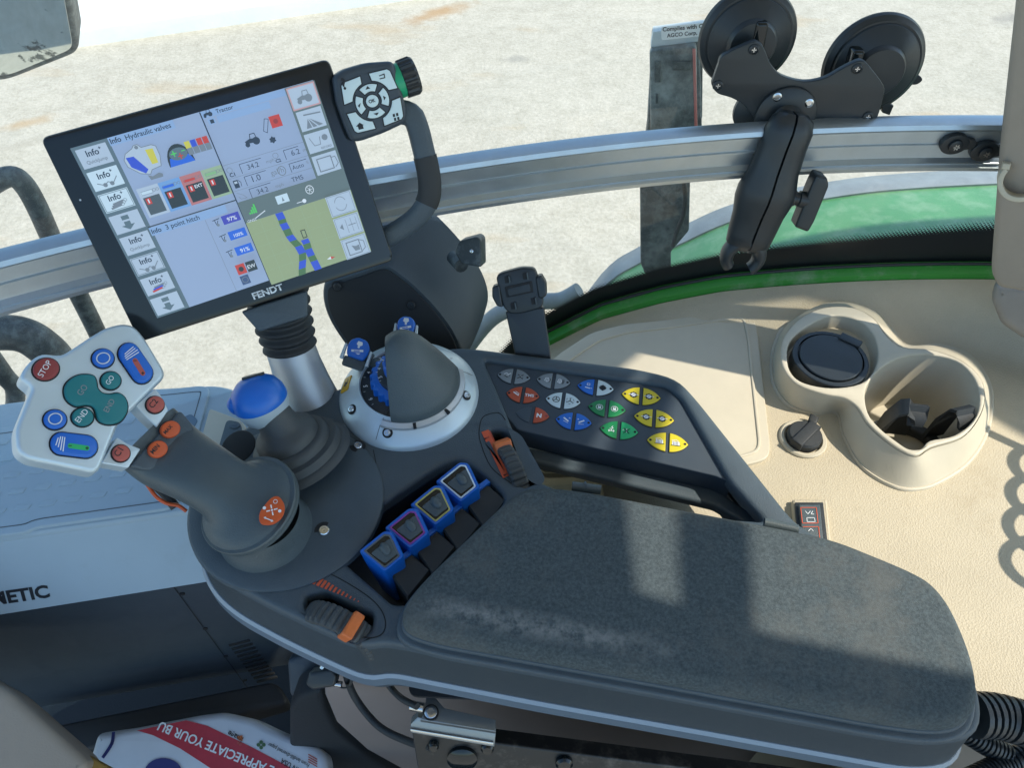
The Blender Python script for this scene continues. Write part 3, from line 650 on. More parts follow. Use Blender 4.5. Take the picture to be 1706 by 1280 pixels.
# printed scales beside the wheels
mb = MB(); F1 = Z(.0006)
mb.poly(F1, [F1.l(q) for q in ((802, 720), (814, 716), (849, 792), (838, 797))], m_odec, loc=True); mb.poly(F1.up(.0002), [F1.l(q) for q in ((808, 738), (815, 735), (841, 786), (829, 762))], m_deck2, loc=True)
mb.text(F1.up(.0004), 'MAX', (807, 733), (816, 729), m_ink); mb.text(F1.up(.0004), 'MIN', (840, 794), (848, 790), m_ink)
mb.line(F1.up(.0004), [(816, 718), (850, 790)], .0006, m_odec)
mb.build('scale_print', cs)
mb = MB(); a = F1.l((520, 964)); b = F1.l((604, 1006)); d = b - a; n_ = V((-d.y, d.x)).normalized()
mb.poly(F1, [a - n_ * .004, a + n_ * .004, a + d * .1 + n_ * .004, a + d * .1 - n_ * .004], m_odec, loc=True)
for k in range(11):
    t = .13 + k * .078; w = .0062 * (1 - k / 12); l_ = d * (.052 - k * .0038); q = a + d * t
    mb.poly(F1, [q - n_ * w * .6, q + n_ * w * .6, q + l_ + n_ * w * .6, q + l_ - n_ * w * .6], m_odec, loc=True)
mb.line(F1.up(.0003), [(523, 968), (527, 962), (531, 970)], .0005, m_ink); mb.build('scale_print', cs)

# joystick pod (low dome) with screws
c = P(478, 838, 0); mb = MB(); mb.lathe(c, (0, 0, 1), [(.088, -.004), (.0875, .0015), (.085, .0035), (.07, .0048), (.04, .0062), (.0001, .0065)], m_grey if False else m_deck, 72); pod = mb.build('joystick_pod', cs)
def screw(p, n, r, parent, hole=None, m=m_steel):
    f = Fr(p, n); 
    mb = MB()
    if hole: mb.lathe(p, n, [(hole, .0003), (hole * .55, .0005), (0.0001, .0005)], m_dark, 24)
    else: mb.lathe(p, n, [(r * 1.25, -.0005), (r * 1.25, .0008), (r, .001)], m_dark, 24)
    mb.lathe(p + V(n).normalized() * .0008, n, [(r, 0), (r, .001), (r * .85, .0017), (r * .5, .0018), (r * .5, .0008), (.0001, .0008)], m, 24)
    mb.lathe(p + V(n).normalized() * .0008, n, [(r * .18, 0), (r * .18, .0014), (.0001, .0014)], m, 12)
    return mb.build('screw', parent)
screw(P(540, 885, .005), (.1, -.1, 1), .0046, cs, .0085); screw(P(596, 744, .003), (.1, .1, 1), .0042, cs, .0075)
mb = MB(); mb.slab(Z(.002), circ(*Z(.002).l((398, 748)), .016, .02, 24), m_dark, 0, .0035, .001, loc=True); mb.build('recess', cs)

# ---------------------------------------------------------------- buttons on the panel
TILT = math.radians(-9)
FB = Z(-.0058)
def lens(cx, cy, hw, hh, side, g=.0019):
    # half lens in local metres; side -1 left, +1 right
    R = (hw * hw + hh * hh) / (2 * hh); pts = []
    n = 9; xs = [g + (hw - g) * k / n for k in range(n + 1)]
    up = [(x, math.sqrt(R * R - x * x) - (R - hh)) for x in xs]
    o = up + [(x, -y) for x, y in reversed(up[:-1])]
    return [(side * x, y) for x, y in o]
def bpt(c, q): 
    cs_, sn = math.cos(TILT), math.sin(TILT); return V((c.x + q[0] * cs_ - q[1] * sn, c.y + q[0] * sn + q[1] * cs_))
def ic_gear(mb, f, T, m1=m_ink, m2=m_white):
    mb.poly(f, [T(((.0038 if k % 2 == 0 else .0030) * math.cos(k * math.pi / 8 + (.1 if k % 2 else 0)), (.0038 if k % 2 == 0 else .0030) * math.sin(k * math.pi / 8))) for k in range(16)], m1, loc=True)
    mb.poly(f, [T(q) for q in circ(0, 0, .0021, n=12)], m2, .0002, loc=True); mb.line(f, [T((-.0044, 0)), T((.0044, 0))], .0007, m2, .0004, loc=True)
    mb.line(f, [T((-.001, -.001)), T((.001, .001))], .0004, m1, .0006, loc=True)
def ic_wheel(mb, f, T, m1=m_ink):
    mb.line(f, [T(q) for q in circ(0, 0, .0032, n=16)], .0007, m1, 0, loc=True, closed=True)
    for a in (90, 210, 330): mb.line(f, [T((0, 0)), T((.003 * math.cos(math.radians(a)), .003 * math.sin(math.radians(a))))], .0008, m1, .0002, loc=True)
def ic_wheel2(mb, f, T):
    for a in range(0, 360, 60): mb.line(f, [T((.0036 * math.cos(math.radians(a + 10)), .0036 * math.sin(math.radians(a + 10)))), T((.0036 * math.cos(math.radians(a + 40)), .0036 * math.sin(math.radians(a + 40))))], .0005, m_ink, 0, loc=True)
    for a in (90, 210, 330): mb.line(f, [T((0, 0)), T((.0026 * math.cos(math.radians(a)), .0026 * math.sin(math.radians(a))))], .0009, m_ink, 0, loc=True)
def ic_lines(*polys):
    def g(mb, f, T):
        for pts, w, m in polys: mb.line(f, [T((a * .001, b * .001)) for a, b in pts], w * .001, m, 0, loc=True)
    return g
def ic_blobs(mb, f, T):
    for a, b in ((-2, 0), (2, 0), (0, 2), (0, -2), (0, 0)): mb.poly(f, [T((a * .001 + x, b * .001 + y)) for x, y in circ(0, 0, .0014, n=10)], m_ink, loc=True)
    mb.line(f, [T((-.002, -.002)), T((.002, .002))], .0012, m_ink, .0002, loc=True); mb.line(f, [T((-.002, .002)), T((.002, -.002))], .0012, m_ink, .0002, loc=True)
W_ = m_white; K_ = m_ink
ic_phone = ic_lines(([(-3, 1), (-1, 2.5), (1, 1), (3, 2.6)], .9, W_), ([(-2.4, -1), (0, -2.4), (2, -.6)], .8, K_), ([(-1, 0), (1, 0), (1, -1.5)], .6, W_))
ic_x = ic_lines(([(-2.4, -2.4), (2.4, 2.4)], .9, K_), ([(-2.4, 2.4), (2.4, -2.4)], .9, K_), ([(-1.4, .4), (1.2, .4), (1.2, -1)], .6, W_))
ic_spk = ic_lines(([(-2, -1), (-1, 2.4), (1.4, 2.4), (2.2, -1), (-2, -1)], .7, W_), ([(-.5, -2), (1, -2)], .8, W_), ([(2.6, -2), (3.2, 0), (2.9, 2)], .8, K_), ([(-.4, .3), (.8, .9)], .8, W_))
ic_spk2 = ic_lines(([(-2.4, -1), (-1.4, 2.4), (.6, 2.4), (1.4, -1), (-2.4, -1)], .7, W_), ([(-1, -2), (.5, -2)], .8, W_), ([(1.8, -2.4), (2.6, 0), (2.3, 2.2)], .6, K_), ([(2.6, -2.8), (3.6, 0), (3.3, 2.5)], .6, K_), ([(-1, .3), (.4, 1.2)], .8, W_))
ic_lockc = ic_lines(([(-1.2, 3.2), (1.2, 3.2), (1.2, 1), (-1.2, 1), (-1.2, 3.2)], .6, W_), ([(-2.6, -1.6), (1.6, -2.4)], 1.3, W_), ([(2.6, -2.2), (3.2, -2.4)], .8, W_))
ic_arm = ic_lines(([(-2.6, 1.5), (2, -1.5)], 1.3, W_), ([(-1, 2.6), (2.4, .5), (2.2, -2)], .6, W_))
ic_lift = ic_lines(([(-2.4, 2.2), (1.6, -1)], 1.6, W_), ([(-2.6, -1), (1.5, -3)], .5, W_), ([(2, 2), (2.6, 3), (3.2, 2)], .5, W_))
ic_lift2 = ic_lines(([(-1.4, -1), (2.6, 1.6)], 1.6, W_), ([(-2, -3), (2.6, -2.6)], .5, W_), ([(-3.2, 2), (-2.6, 3), (-2, 2)], .5, W_))
def ic_lockw(mb, f, T):
    mb.line(f, [T(q) for q in circ(0, 0, .003, n=14)], .0006, W_, 0, loc=True, closed=True)
    mb.poly(f, [T(q) for q in ((-.0014, -.0016), (.0014, -.0016), (.0014, .0006), (-.0014, .0006))], W_, .0001, loc=True); mb.line(f, [T((-.001, .0006)), T((-.001, .0018)), T((.001, .0018)), T((.001, .0006))], .0005, W_, .0002, loc=True)
ic_axle = ic_lines(([(-2.6, -2), (2.6, -2)], .7, W_), ([(-2, -3), (-2, -1)], .7, W_), ([(2, -3), (2, -1)], .7, W_), ([(0, -2), (0, 0), (1.6, 1), (0, 2), (1, 3)], .7, W_), ([(-1.5, .4), (1, .4)], .5, W_))
ic_x2 = ic_lines(([(-2.6, -2.8), (2.6, 2.4)], .8, K_), ([(-2.4, 2.4), (2.4, -2.8)], .8, K_), ([(0, -2), (0, 2.4)], .6, W_), ([(-3.4, 0), (-2.6, 1)], .6, W_))
def ic_drum(mb, f, T):
    mb.poly(f, [T(q) for q in ((-.0032, -.0026), (.0032, -.0030), (.0030, .0012), (-.0030, .0016))], W_, loc=True)
    for x in (-2, -.8, .4, 1.6): mb.line(f, [T((x * .001, -.0024)), T((x * .001, .001))], .0004, K_, .0002, loc=True)
    mb.line(f, [T((-.004, -.003)), T((.004, -.003))], .0006, K_, .0002, loc=True); mb.line(f, [T((-.0036, .002)), T((0, .0032)), T((.002, .0018))], .0005, W_, .0002, loc=True)
rows = [ (856, 628, 27.5, 12, m_gryb, m_gryb, ic_phone, ic_x, 'grey', 'a telephone', 'a crossed signal'),
 (922, 636, 28, 12.5, m_gryb, m_gryb, ic_spk, ic_spk2, 'grey', 'a quiet horn', 'a loud horn'),
 (992, 646.5, 30, 13, m_blue, m_ltb, ic_lockc, ic_blobs, 'blue', 'a lock and cylinder', 'a four way cross'),
 (1068, 661, 32, 14, m_yel, m_yel, ic_gear, ic_gear, 'yellow', 'a rear gear', 'a front gear'),
 (871, 659, 27.5, 13, m_orb, m_orb, ic_arm, 'TMS', 'orange', 'a pedal', 'TMS'),
 (938, 668.5, 29, 13, m_ltb, m_ltb, ic_wheel, ic_wheel2, 'pale', 'a steering wheel', 'a dashed steering wheel'),
 (1011, 681.5, 31, 14, m_grn, m_grn, ic_lockw, ic_lockw, 'green', 'an automatic lock', 'a lock'),
 (1089.5, 698, 33, 14.5, m_yel, m_yel, ic_gear, ic_gear, 'yellow', 'a rear gear', 'a front gear'),
 (887, 692, 28, 13, None, m_orb, None, 'N', 'orange', '', 'N'),
 (955.5, 703, 30, 14, m_blue, m_blue, ic_lift, ic_lift2, 'blue', 'a raised lift arm', 'a lowered lift arm'),
 (1031, 718, 31.5, 14.5, m_grn, m_grnb, ic_axle, ic_x2, 'green', 'an axle', 'a crossed axle'),
 (1112, 738, 34, 15.5, m_yel, m_yel, ic_drum, ic_drum, 'yellow', 'a drum', 'a tipped drum')]
for (x, y, w, h, ml, mr, il, ir, cn, dl, dr) in rows:
    c = FB.l((x, y)); k = (FB.l((x + 30, y)) - c).length / 30; kv = (FB.l((x, y - 12)) - c).length / 12
    hw, hh = w * k, h * kv
    for side, mm, ic, ds in ((-1, ml, il, dl), (1, mr, ir, dr)):
        pts = [bpt(c, q) for q in lens(0, 0, hw, hh, side)]
        if mm is None:
            mb = MB(); mb.slab(FB, pts, m_deck2, 0, .0006, .0003, loc=True); mb.build('blank_button', cs); continue
        mb = MB(); p_ = dd(pts)
        if area(p_) < 0: p_.reverse()
        mb.slab(FB, offs(p_, -.0007), m_ink, 0, .0004, .0002, loc=True); mb.slab(FB, p_, mm, 0, .0013, .0005, loc=True)
        e = bpt(c, (side * hw * .84, 0)); mb.slab(FB, [(e.x + a, e.y + b) for a, b in circ(0, 0, .0013, n=12)], m_dark if cn != 'orange' or side < 0 or ir != 'N' else m_red, .0012, .0016, loc=True)
        bt_ = mb.build('button', cs); 
        fi = FB.up(.0016); mb = MB(); ic_c = (side * hw * .40, 0)
        T = lambda q, c=c, ic_c=ic_c: bpt(c, (ic_c[0] + q[0] * 1.12, ic_c[1] + q[1] * 1.12))
        if isinstance(ic, str):
            wd = .0030 if ic == 'N' else .0068
            if ic == 'N': mb.text(fi, 'N', T((-wd * .75, -.0026)), T((wd * .75, -.0026)), W_, bold=.04, loc=True)
            else: mb.text(fi, ic, T((-wd * .62, -.0017)), T((wd * .62, -.0017)), W_, bold=.02, loc=True)
        else: ic(mb, fi, T)
        mb.build('marking', bt_)

# ---------------------------------------------------------------- armrest pad
ap = thing('armrest_pad', P(1150, 990, .0), 'worn dark suede armrest pad on a moulded plastic base with a dusty front edge', 'armrest')
ZA = Z(.030); 
padp = [(668, 1010), (700, 965), (850, 822), (885, 804), (960, 810), (1280, 870), (1390, 892), (1520, 945), (1560, 968), (1592, 1010), (1626, 1090), (1638, 1160), (1622, 1198), (1575, 1208), (1480, 1196), (1100, 1126), (720, 1058), (668, 1040)]
pp_ = rc([ZA.l(q) for q in padp], .02, 5)
mb = MB(); mb.slab(ZA, pp_, m_pad, -.020, 0, .011, loc=True, nb=6)
# gentle crown
mb.build('cushion', ap, ang=60)
p2_ = dd(pp_); 
if area(p2_) < 0: p2_.reverse()
mb = MB(); mb.slab(Z(.012), offs(p2_, -.0015), m_deck, -.006, 0, .002, loc=True); mb.build('lid_edge', ap)
mb = MB(); mb.slab(Z(.007), offs(p2_, -.0065), m_deck, -.008, 0, .003, loc=True); mb.build('pad_base', ap)
mb = MB(); c = P(975, 812, .012); mb.tube([c - V((.012, -.001, 0)), c + V((.014, -.003, 0))], .0045, m_grey, 16); mb.tube([c + V((-.001, 0, 0)), c + V((.001, 0, 0))], .0052, m_deck, 16); mb.build('hinge', ap)
mb = MB(); c = P(1300, 873, .010); mb.tube([c - V((.014, -.001, 0)), c + V((.014, -.006, 0))], .0045, m_grey, 16); mb.build('hinge', ap)

# ---------------------------------------------------------------- thumb wheels
def thumb(name, pc, z, dirpx, r, w, a_tab, label, tilt=0):
    c = P(*pc, z); p1 = P(pc[0] + dirpx[0], pc[1] + dirpx[1], z); d = (p1 - c).normalized(); ax = V((0, 0, 1)).cross(d).normalized()
    t = thing(name, c, label, 'thumb wheel', 'ribbed thumb wheels with orange tabs')
    mb = MB(); N = 34; rs = []
    prof = [(-w / 2, .80), (-w / 2, .95), (-w * .36, 1.0), (0, 1.015), (w * .36, 1.0), (w / 2, .95), (w / 2, .80)]
    for k in range(N * 3):
        a = 2 * math.pi * k / (N * 3); rr = r * (1.0 if k % 3 else .955); o = c + V((0, 0, -r)) 
        e = d * math.cos(a) + V((0, 0, 1)) * math.sin(a); rs.append([o + e * (rr * s_ if 1 else 0) + ax * h for h, s_ in prof])
    mb.rings(rs, m_rubber2, caps=False, closed=True); wh = mb.build('ribbed_wheel', t, ang=25)
    a = math.radians(a_tab); o = c + V((0, 0, -r)); e = d * math.cos(a) + V((0, 0, 1)) * math.sin(a); tn = -d * math.sin(a) + V((0, 0, 1)) * math.cos(a)
    f = Fr(o + e * r * 1.0, e, ax); mb = MB(); mb.slab(f, rc([(-w * .58, -.0048), (w * .58, -.0048), (w * .58, .0048), (-w * .58, .0048)], .002), m_orange2, -.012, .0045, .0018, loc=True); mb.build('orange_tab', t)
    return t
thumb('thumb_wheel', (556, 1026), .012, (48, 22), .036, .019, 62, 'ribbed thumb wheel with orange tab in the well below the blue levers')
thumb('thumb_wheel', (852, 763), .011, (36, 70), .036, .015, 128, 'ribbed thumb wheel with orange tab between the button panel and the armrest pad')

# ---------------------------------------------------------------- four valve levers
def lever(k, fm, fname, label):
    dx, dy = 42.2 * k, -38.6 * k
    q = lambda x, y, z: P(x + dx, y + dy, z)
    t = thing('valve_lever', q(650, 935, -.03), label, 'lever', 'blue hydraulic valve levers in a row')
    A = [q(606, 919, .012), q(640, 890, .020), q(650, 891, .020), q(667, 927, .014), q(641, 948, .010)]
    cen = sum(A, V((0, 0, 0))) / 5
    n = (A[3] - A[4]).cross(A[1] - A[4]).normalized(); n = n if n.z > 0 else -n
    f = Fr(cen, n, (A[3] - A[4])); cap = [V(((a - cen).dot(f.u), (a - cen).dot(f.v))) for a in A]
    cp = dd(cap); 
    if area(cp) < 0: cp.reverse()
    # body: cap frustum dropping and narrowing towards the trough floor
    o1 = rc(offs(cp, -.0028), .003, 4); mb = MB()
    top = [f.w(v_, .0) for v_ in offs(dd(o1), .0012)]; mid = [f.w(v_, -.0025) for v_ in dd(o1)]
    dn = V((.004, -.007, 0)); low = [m_ + V((0, 0, -.018)) + dn * .5 + (cen - m_) * .10 for m_ in mid]; lo2 = [m_ + V((0, 0, -.052)) + dn * 1.3 + (cen - m_) * .35 for m_ in mid]
    mb.rings([top, mid, low, lo2], m_blue); mb.build('blue_cap', t, ang=45)
    mb = MB(); a = offs(cp, .0002); mb.slab(f, rc(a, .0015), fm, -.001, .0014, .0006, holes=[rc(offs(cp, .0016), .0012)], loc=True); b = mb.build('window_frame', t); b['label'] = fname + ' outline around the lever window'
    mb = MB(); mb.slab(f, rc(offs(cp, .0014), .0012), m_blackgl, -.001, .0003, loc=True)
    mb.slab(f, rc([V((v_.x * .84 + .0012, v_.y * .62 - .002)) for v_ in cp], .002), m_grey, 0, .0010, .0005, loc=True)
    rs = []
    for i in range(7):
        s_ = i / 6 * math.pi / 2; r_ = math.cos(s_) ; rs.append([f.w((.0005 + .0042 * max(r_, .02) * math.cos(a_), -.0008 + .0066 * max(r_, .02) * math.sin(a_)), .0006 + .0036 * math.sin(s_)) for a_ in [j * math.pi / 10 for j in range(20)]])
    mb.rings(rs, m_grey, caps=False); mb.build('rocker_window', t)
    mb = MB(); r1 = [q(645, 950, -.004), q(683, 922, -.004), q(718, 952, -.006), q(680, 1000, -.006)]; r0 = [v_ + V((.004, -.004, -.036)) for v_ in r1]
    r2 = [v_ + V((0, 0, .0022)) + (sum(r1, V((0, 0, 0))) / 4 - v_) * .10 for v_ in r1]
    mb.rings([r0, r1, r2], m_rubber); 
    s1 = [q(640, 946, .0005), q(684, 914, .0005), q(690, 919, .0005), q(646, 953, .0005)]; mb.rings([[v_ + V((0, 0, -.02)) for v_ in s1], s1], m_blue)
    mb.build('rubber_boot', t, ang=30)
lever(0, mat('grey_outline', (.10, .11, .12), .4), 'dark grey', 'blue valve lever with dark grey window outline, nearest the left thumb wheel')
lever(1, mat('purple_outline', (.25, .05, .30), .4), 'purple', 'blue valve lever with purple window outline')
lever(2, mat('yellow_outline', (.45, .40, .12), .4), 'yellow', 'blue valve lever with yellow window outline')
lever(3, mat('white_outline', (.6, .68, .74), .4), 'white', 'blue valve lever with white window outline, nearest the silver dial')
# ================================================================ joystick
def joystick():
    hp = P(160, 660, .12); n = V((.62, -.29, .735)).normalized(); f = Fr(hp, n)
    B = P(416, 842, .036); j = thing('joystick', B, 'grey joystick whose silver head has teal GO and END keys and red STOP button', 'joystick')
    T_ = f.w(f.l((262, 727)), -.017); ax = (T_ - B).normalized()
    head = [(33, 629), (41, 612), (57, 595), (73, 588), (100, 592), (113, 586), (147, 563), (177, 545), (204, 538), (222, 541), (234, 552), (246, 569), (275, 617), (275, 629), (218, 686), (199, 703), (168, 781), (158, 789), (97, 776), (46, 766), (28, 751), (26, 715), (48, 660), (54, 647), (42, 638)]
    mb = MB(); hl = [f.l(q) for q in head]; mb.slab(f, rc(hl, .005, 3), m_silver, -.024, 0, .004, loc=True, nb=5); hd = mb.build('head', j, ang=50)
    mb = MB(); mb.slab(f, offs((lambda p: p if area(p) > 0 else p[::-1])(dd(rc(hl, .004, 3))), .002), m_grey, -.028, -.0235, .001, loc=True); mb.build('head_back', j)
    def btn(pts, m, name, h=.0032, ring=.0011, tx=None, b=.0013, par=hd):
        p_ = dd([f.l(q) for q in pts]); 
        if area(p_) < 0: p_.reverse()
        mb = MB(); mb.slab(f, offs(p_, -ring), m_dark, -.001, .0004, .0002, loc=True); mb.slab(f, p_, m, 0, h, b, loc=True); o = mb.build(name, par, ang=50)
        if tx:
            mk = MB(); tx(mk, f.up(h + .0002)); mk.build('marking', o) if False else None
            mk_o = mk; mk2 = mk.build('marking', j); mk2['label'] = 'printing on the ' + name.replace('_', ' ')
        return o
    # the head's buttons are parts of the joystick itself
    hd = j
    t_ = lambda s, a, b, m=m_white, bo=.0, hs=1: (lambda mb, g: mb.text(g, s, a, b, m, bold=bo, hs=hs))
    def B2(pts, m, name, **k): return btn(pts, m, name, par=j, **k)
    B2(circ(76, 616, 22, 18, 30, rot=-12), m_red, 'stop_button', tx=t_('STOP', (71, 629), (87, 604), bo=.0, hs=1.0))
    def ring(cx, cy): return lambda mb, g: mb.line(g, [g.l(q) for q in circ(cx, cy, 11, 9, 28, rot=-10)], .0009, m_white, 0, loc=True, closed=True)
    B2(circ(171, 598, 18, 15.5, 28), m_blue, 'ring_button', h=.0036, tx=ring(172, 597)); B2(circ(91, 700, 19, 16, 28), m_blue, 'ring_button', h=.0036, tx=ring(92, 698))
    def pill(c0, c1, w):
        a = V(c0); b = V(c1); d = (b - a).normalized(); q = V((-d.y, d.x)); o = []
        for k in range(11): t = math.pi * k / 10; o.append(b + (q * math.cos(t) + d * math.sin(t)) * w)
        for k in range(11): t = math.pi * k / 10; o.append(a + (-q * math.cos(t) - d * math.sin(t)) * w)
        return o
    def pm(bars, s0, s1, m):
        def g_(mb, g):
            for a, b in bars: mb.line(g, [a, b], .0007, m_white)
            mb.poly(g, [g.l(q) for q in pill(s0, s1, 4.2)], m, loc=True)
            for c_ in (s0, s1): mb.line(g.up(.0002), [(c_[0] - 2.2, c_[1]), (c_[0] + 2.2, c_[1])], .0007, m_ink)
            mb.line(g.up(.0002), [(s1[0], s1[1] - 2.2), (s1[0], s1[1] + 2.2)], .0007, m_ink)
        return g_
    B2(pill((214, 590), (236, 622), 17.5), m_blue, 'blue_rocker', h=.0045, b=.002, tx=pm([((208, 590), (222, 578)), ((208, 594), (225, 580.5)), ((209, 597), (229, 583)), ((211, 599.5), (231, 587))], (225, 601), (238, 622), m_redl))
    B2(pill((102, 740), (143, 745), 18.5), m_blue, 'blue_rocker', h=.0045, b=.002, tx=pm([((97, 730), (93, 742)), ((101, 728), (97, 745)), ((104.5, 728), (101, 750)), ((108, 729), (105, 752))], (117, 743), (145, 747), m_grnb))
    B2(circ(184, 635, 16.5, 14.5, 26), m_teal, 'go_button', tx=t_('GO', (182, 642), (191, 629))); B2(circ(137, 696, 18, 15, 26), m_teal, 'end_button', tx=t_('END', (132, 705), (148, 686)))
    sh = [(106, 651), (109, 641), (118, 632), (131, 626), (145, 625), (156, 628), (160, 637), (162, 648), (170, 656), (182, 658), (195, 656), (205, 661), (211, 672), (211, 685), (204, 699), (194, 706), (180, 708), (168, 705), (161, 698), (158, 686), (152, 678), (141, 676), (127, 678), (115, 672), (108, 663)]
    B2(cr(sh, 3), m_teal, 'curved_rocker', h=.0036, b=.0016, tx=lambda mb, g: (mb.text(g, 'GO', (136, 660), (147, 645), m_gryb, hs=1.1), mb.text(g, 'END', (180, 688), (192, 668), m_gryb, hs=1.0)))
    # two silver bars of the neck
    for pts in (((226, 676), (259, 647), (268, 658), (281, 683), (262, 712), (243, 694)), ((169, 772), (195, 728), (212, 739), (235, 748), (214, 780), (188, 775))):
        mb = MB(); mb.slab(f, rc([f.l(q) for q in pts], .0015), m_silver, -.020, -.0006, .001, loc=True); mb.build('neck_bar', j)
    for c_, s, a, b in (((258, 675), 'C2', (255, 681), (264, 669)), ((201, 756), 'C1', (198, 762), (206, 750))):
        B2(circ(c_[0], c_[1], 14.5, 13.5, 24), m_redl, 'cruise_button', h=.0040, tx=t_(s, a, b, m_ink, .01))
    # handle
    hu = (f.w(f.l((302, 684))) - f.w(f.l((216, 776)))); hw = hu.length / 2; hu.normalize(); hv = ax.cross(hu).normalized(); hv = hv if hv.dot(n) > 0 else -hv
    gp = Fr(f.w(f.l((266, 728)), -.0005), n)
    poly = [(300, 683), (326, 716), (340, 745), (300, 790), (246, 792), (214, 779)]
    mb = MB(); rs = []
    def sec(c_, a, b, pw=2.6, N=36, tw=0):
        o = []; at_ = (ax * (1 - tw) + ns * tw).normalized(); hu2 = (hu - at_ * hu.dot(at_)).normalized(); hv2 = at_.cross(hu2); hv2 = hv2 if hv2.dot(n) > 0 else -hv2
        for k in range(N):
            t = 2 * math.pi * k / N; cx, sy = math.cos(t), math.sin(t)
            o.append(c_ + hu2 * a * math.copysign(abs(cx) ** (2 / pw), cx) + hv2 * b * math.copysign(abs(sy) ** (2 / pw), sy))
        return o
    ns = (ax * .40 + V((.10, -.30, .80))).normalized(); Bs = B.copy()
    path = [T_ + ax * .002, T_ - ax * .010 - n * .0045, T_ - ax * .021 - n * .0075, T_ - ax * .034 - n * .006, B + ax * .054 - n * .002, B + ax * .042, B + ax * .031, B + ax * .021, Bs + ns * .0105, Bs + ns * .004, Bs + ns * .0005, Bs - ns * .004, Bs - ns * .008]
    wd = [(hw * .99, .0165), (hw * 1.0, .0165), (hw * 1.0, .0170), (.0300, .0195), (.0288, .0215), (.0280, .0225), (.0275, .0240), (.0288, .0270), (.0345, .0335), (.0415, .0415), (.0445, .0445), (.0440, .0440), (.036, .036)]
    sub = cr([V((a, b, 0)) for a, b in wd], 4, False); sp = cr(path, 4, False); pws = [5, 4, 3.2, 2.8, 2.4, 2.2, 2.1, 2, 2, 2, 2, 2, 2, 2]
    for i, (c_, w_) in enumerate(zip(sp, sub)):
        pw = pws[min(i // 4, 12)]; pw2 = pws[min(i // 4 + 1, 12)]; rs.append(sec(c_, w_.x, w_.y, pw + (pw2 - pw) * (i % 4) / 4, tw=min(1, max(0, (i - 18) / 14))))
    for it in range(8):
        nr = [r[:] for r in rs]
        for i in range(3, len(rs) - 9):
            for k in range(36): nr[i][k] = rs[i - 1][k] * .25 + rs[i][k] * .5 + rs[i + 1][k] * .25
        rs = nr
    mb.rings(rs, m_grey); mb.build('handle', j, ang=85)
    mb = MB(); mb.slab(f, rc([f.l(q) for q in ((300, 683), (322, 709), (326, 734), (300, 765), (246, 785), (216, 777))], .004), m_deck, -.010, .0006, .002, loc=True); mb.build('handle_face', j)
    for c_, s in (((282, 717), 'MAX'), ((261, 750), 'MIN')):
        B2(circ(c_[0], c_[1], 16.5, 14, 26, rot=-15), m_orange, 'range_button', h=.0050, ring=.0008, tx=t_(s, (c_[0] - 6, c_[1] + 7), (c_[0] + 6, c_[1] - 6), m_ink, .02))
    # flared skirt at the foot
    ns = (ax * .45 + V((.10, -.32, .80))).normalized(); Bs = B + ns * .004; mb = MB(); mb.lathe(Bs, ns, [(.0001, -.0125), (.034, -.0125), (.0415, -.0085), (.0450, -.0045), (.0452, -.0015), (.0444, -.0003), (.040, -.0002)], m_grey, 64); mb.build('skirt', j, ang=50)
    mb = MB(); bz = P(448, 905, 0); mb.lathe(V((B.x + .008, B.y - .006, -.004)), (0, 0, 1), [(.044, 0), (.042, .008), (.038, .014), (.036, .022), (.034, .034)], m_grey, 48); mb.build('base_collar', j, ang=60)
    # orange symbol plate lying on the skirt
    cpt = P(464, 862, .036); rad = (cpt - Bs); rad -= ns * rad.dot(ns); rad.normalize(); nn = (ns * .86 + rad * .50).normalized(); sp_ = Bs + rad * .0350 + ns * .0092; g = Fr(sp_, nn)
    o_ = [(-.0078, -.011), (-.0095, -.003), (-.0055, .005), (-.001, .0105), (.004, .0115), (.0088, .006), (.0098, 0), (.0075, -.0065), (.001, -.0115)]
    mb = MB(); mb.slab(g, cr(o_, 4), m_orange, -.003, .0008, .0004, loc=True); pl_ = mb.build('symbol_plate', j); g = g.up(.001); mb = MB()
    for a in range(4):
        c_, s_ = math.cos(a * math.pi / 2 + .3), math.sin(a * math.pi / 2 + .3); mb.line(g, [(c_ * .0018, s_ * .0018), (c_ * .0042, s_ * .0042)], .0010, m_white, loc=True)
    mb.poly(g, circ(0, 0, .0009, n=8), m_white, loc=True); mb.line(g, circ(.002, .0072, .0016, n=12), .0005, m_white, loc=True, closed=True)
    for c_ in ((-.0062, .0015), (.0062, -.0005)): mb.poly(g, circ(*c_, .0014, n=8), m_white, loc=True)
    mb.line(g, [(-.005, -.0066), (.001, -.0088)], .0008, m_white, loc=True); mb.poly(g, [(-.006, -.0062), (-.004, -.0055), (-.0046, -.0078)], m_white, loc=True); mb.poly(g, [(.0022, -.0092), (0, -.0098), (.0006, -.0076)], m_white, loc=True)
    mk = mb.build('marking', pl_)
    # thumb scrolls and orange strips on the grip's far side (lower left)
    mb = MB(); q = [(268, 793), (292, 815), (310, 838), (330, 845)]; 
    sd_ = [f.w(f.l(a), -.030) for a in q]
    mb.tube(cr([sd_[0], sd_[1], sd_[2]], 4, False), .0042, m_rubber, 10); mb.build('trigger', j)
    mb = MB(); mb.tube(cr([f.w(f.l(a), -.0255) for a in ((259, 800), (274, 820), (292, 832), (312, 836), (326, 846))], 4, False), .0016, m_orange, 8); mb.build('orange_trim', j)
    # small recess and pin on the handle
    return j
joystick()

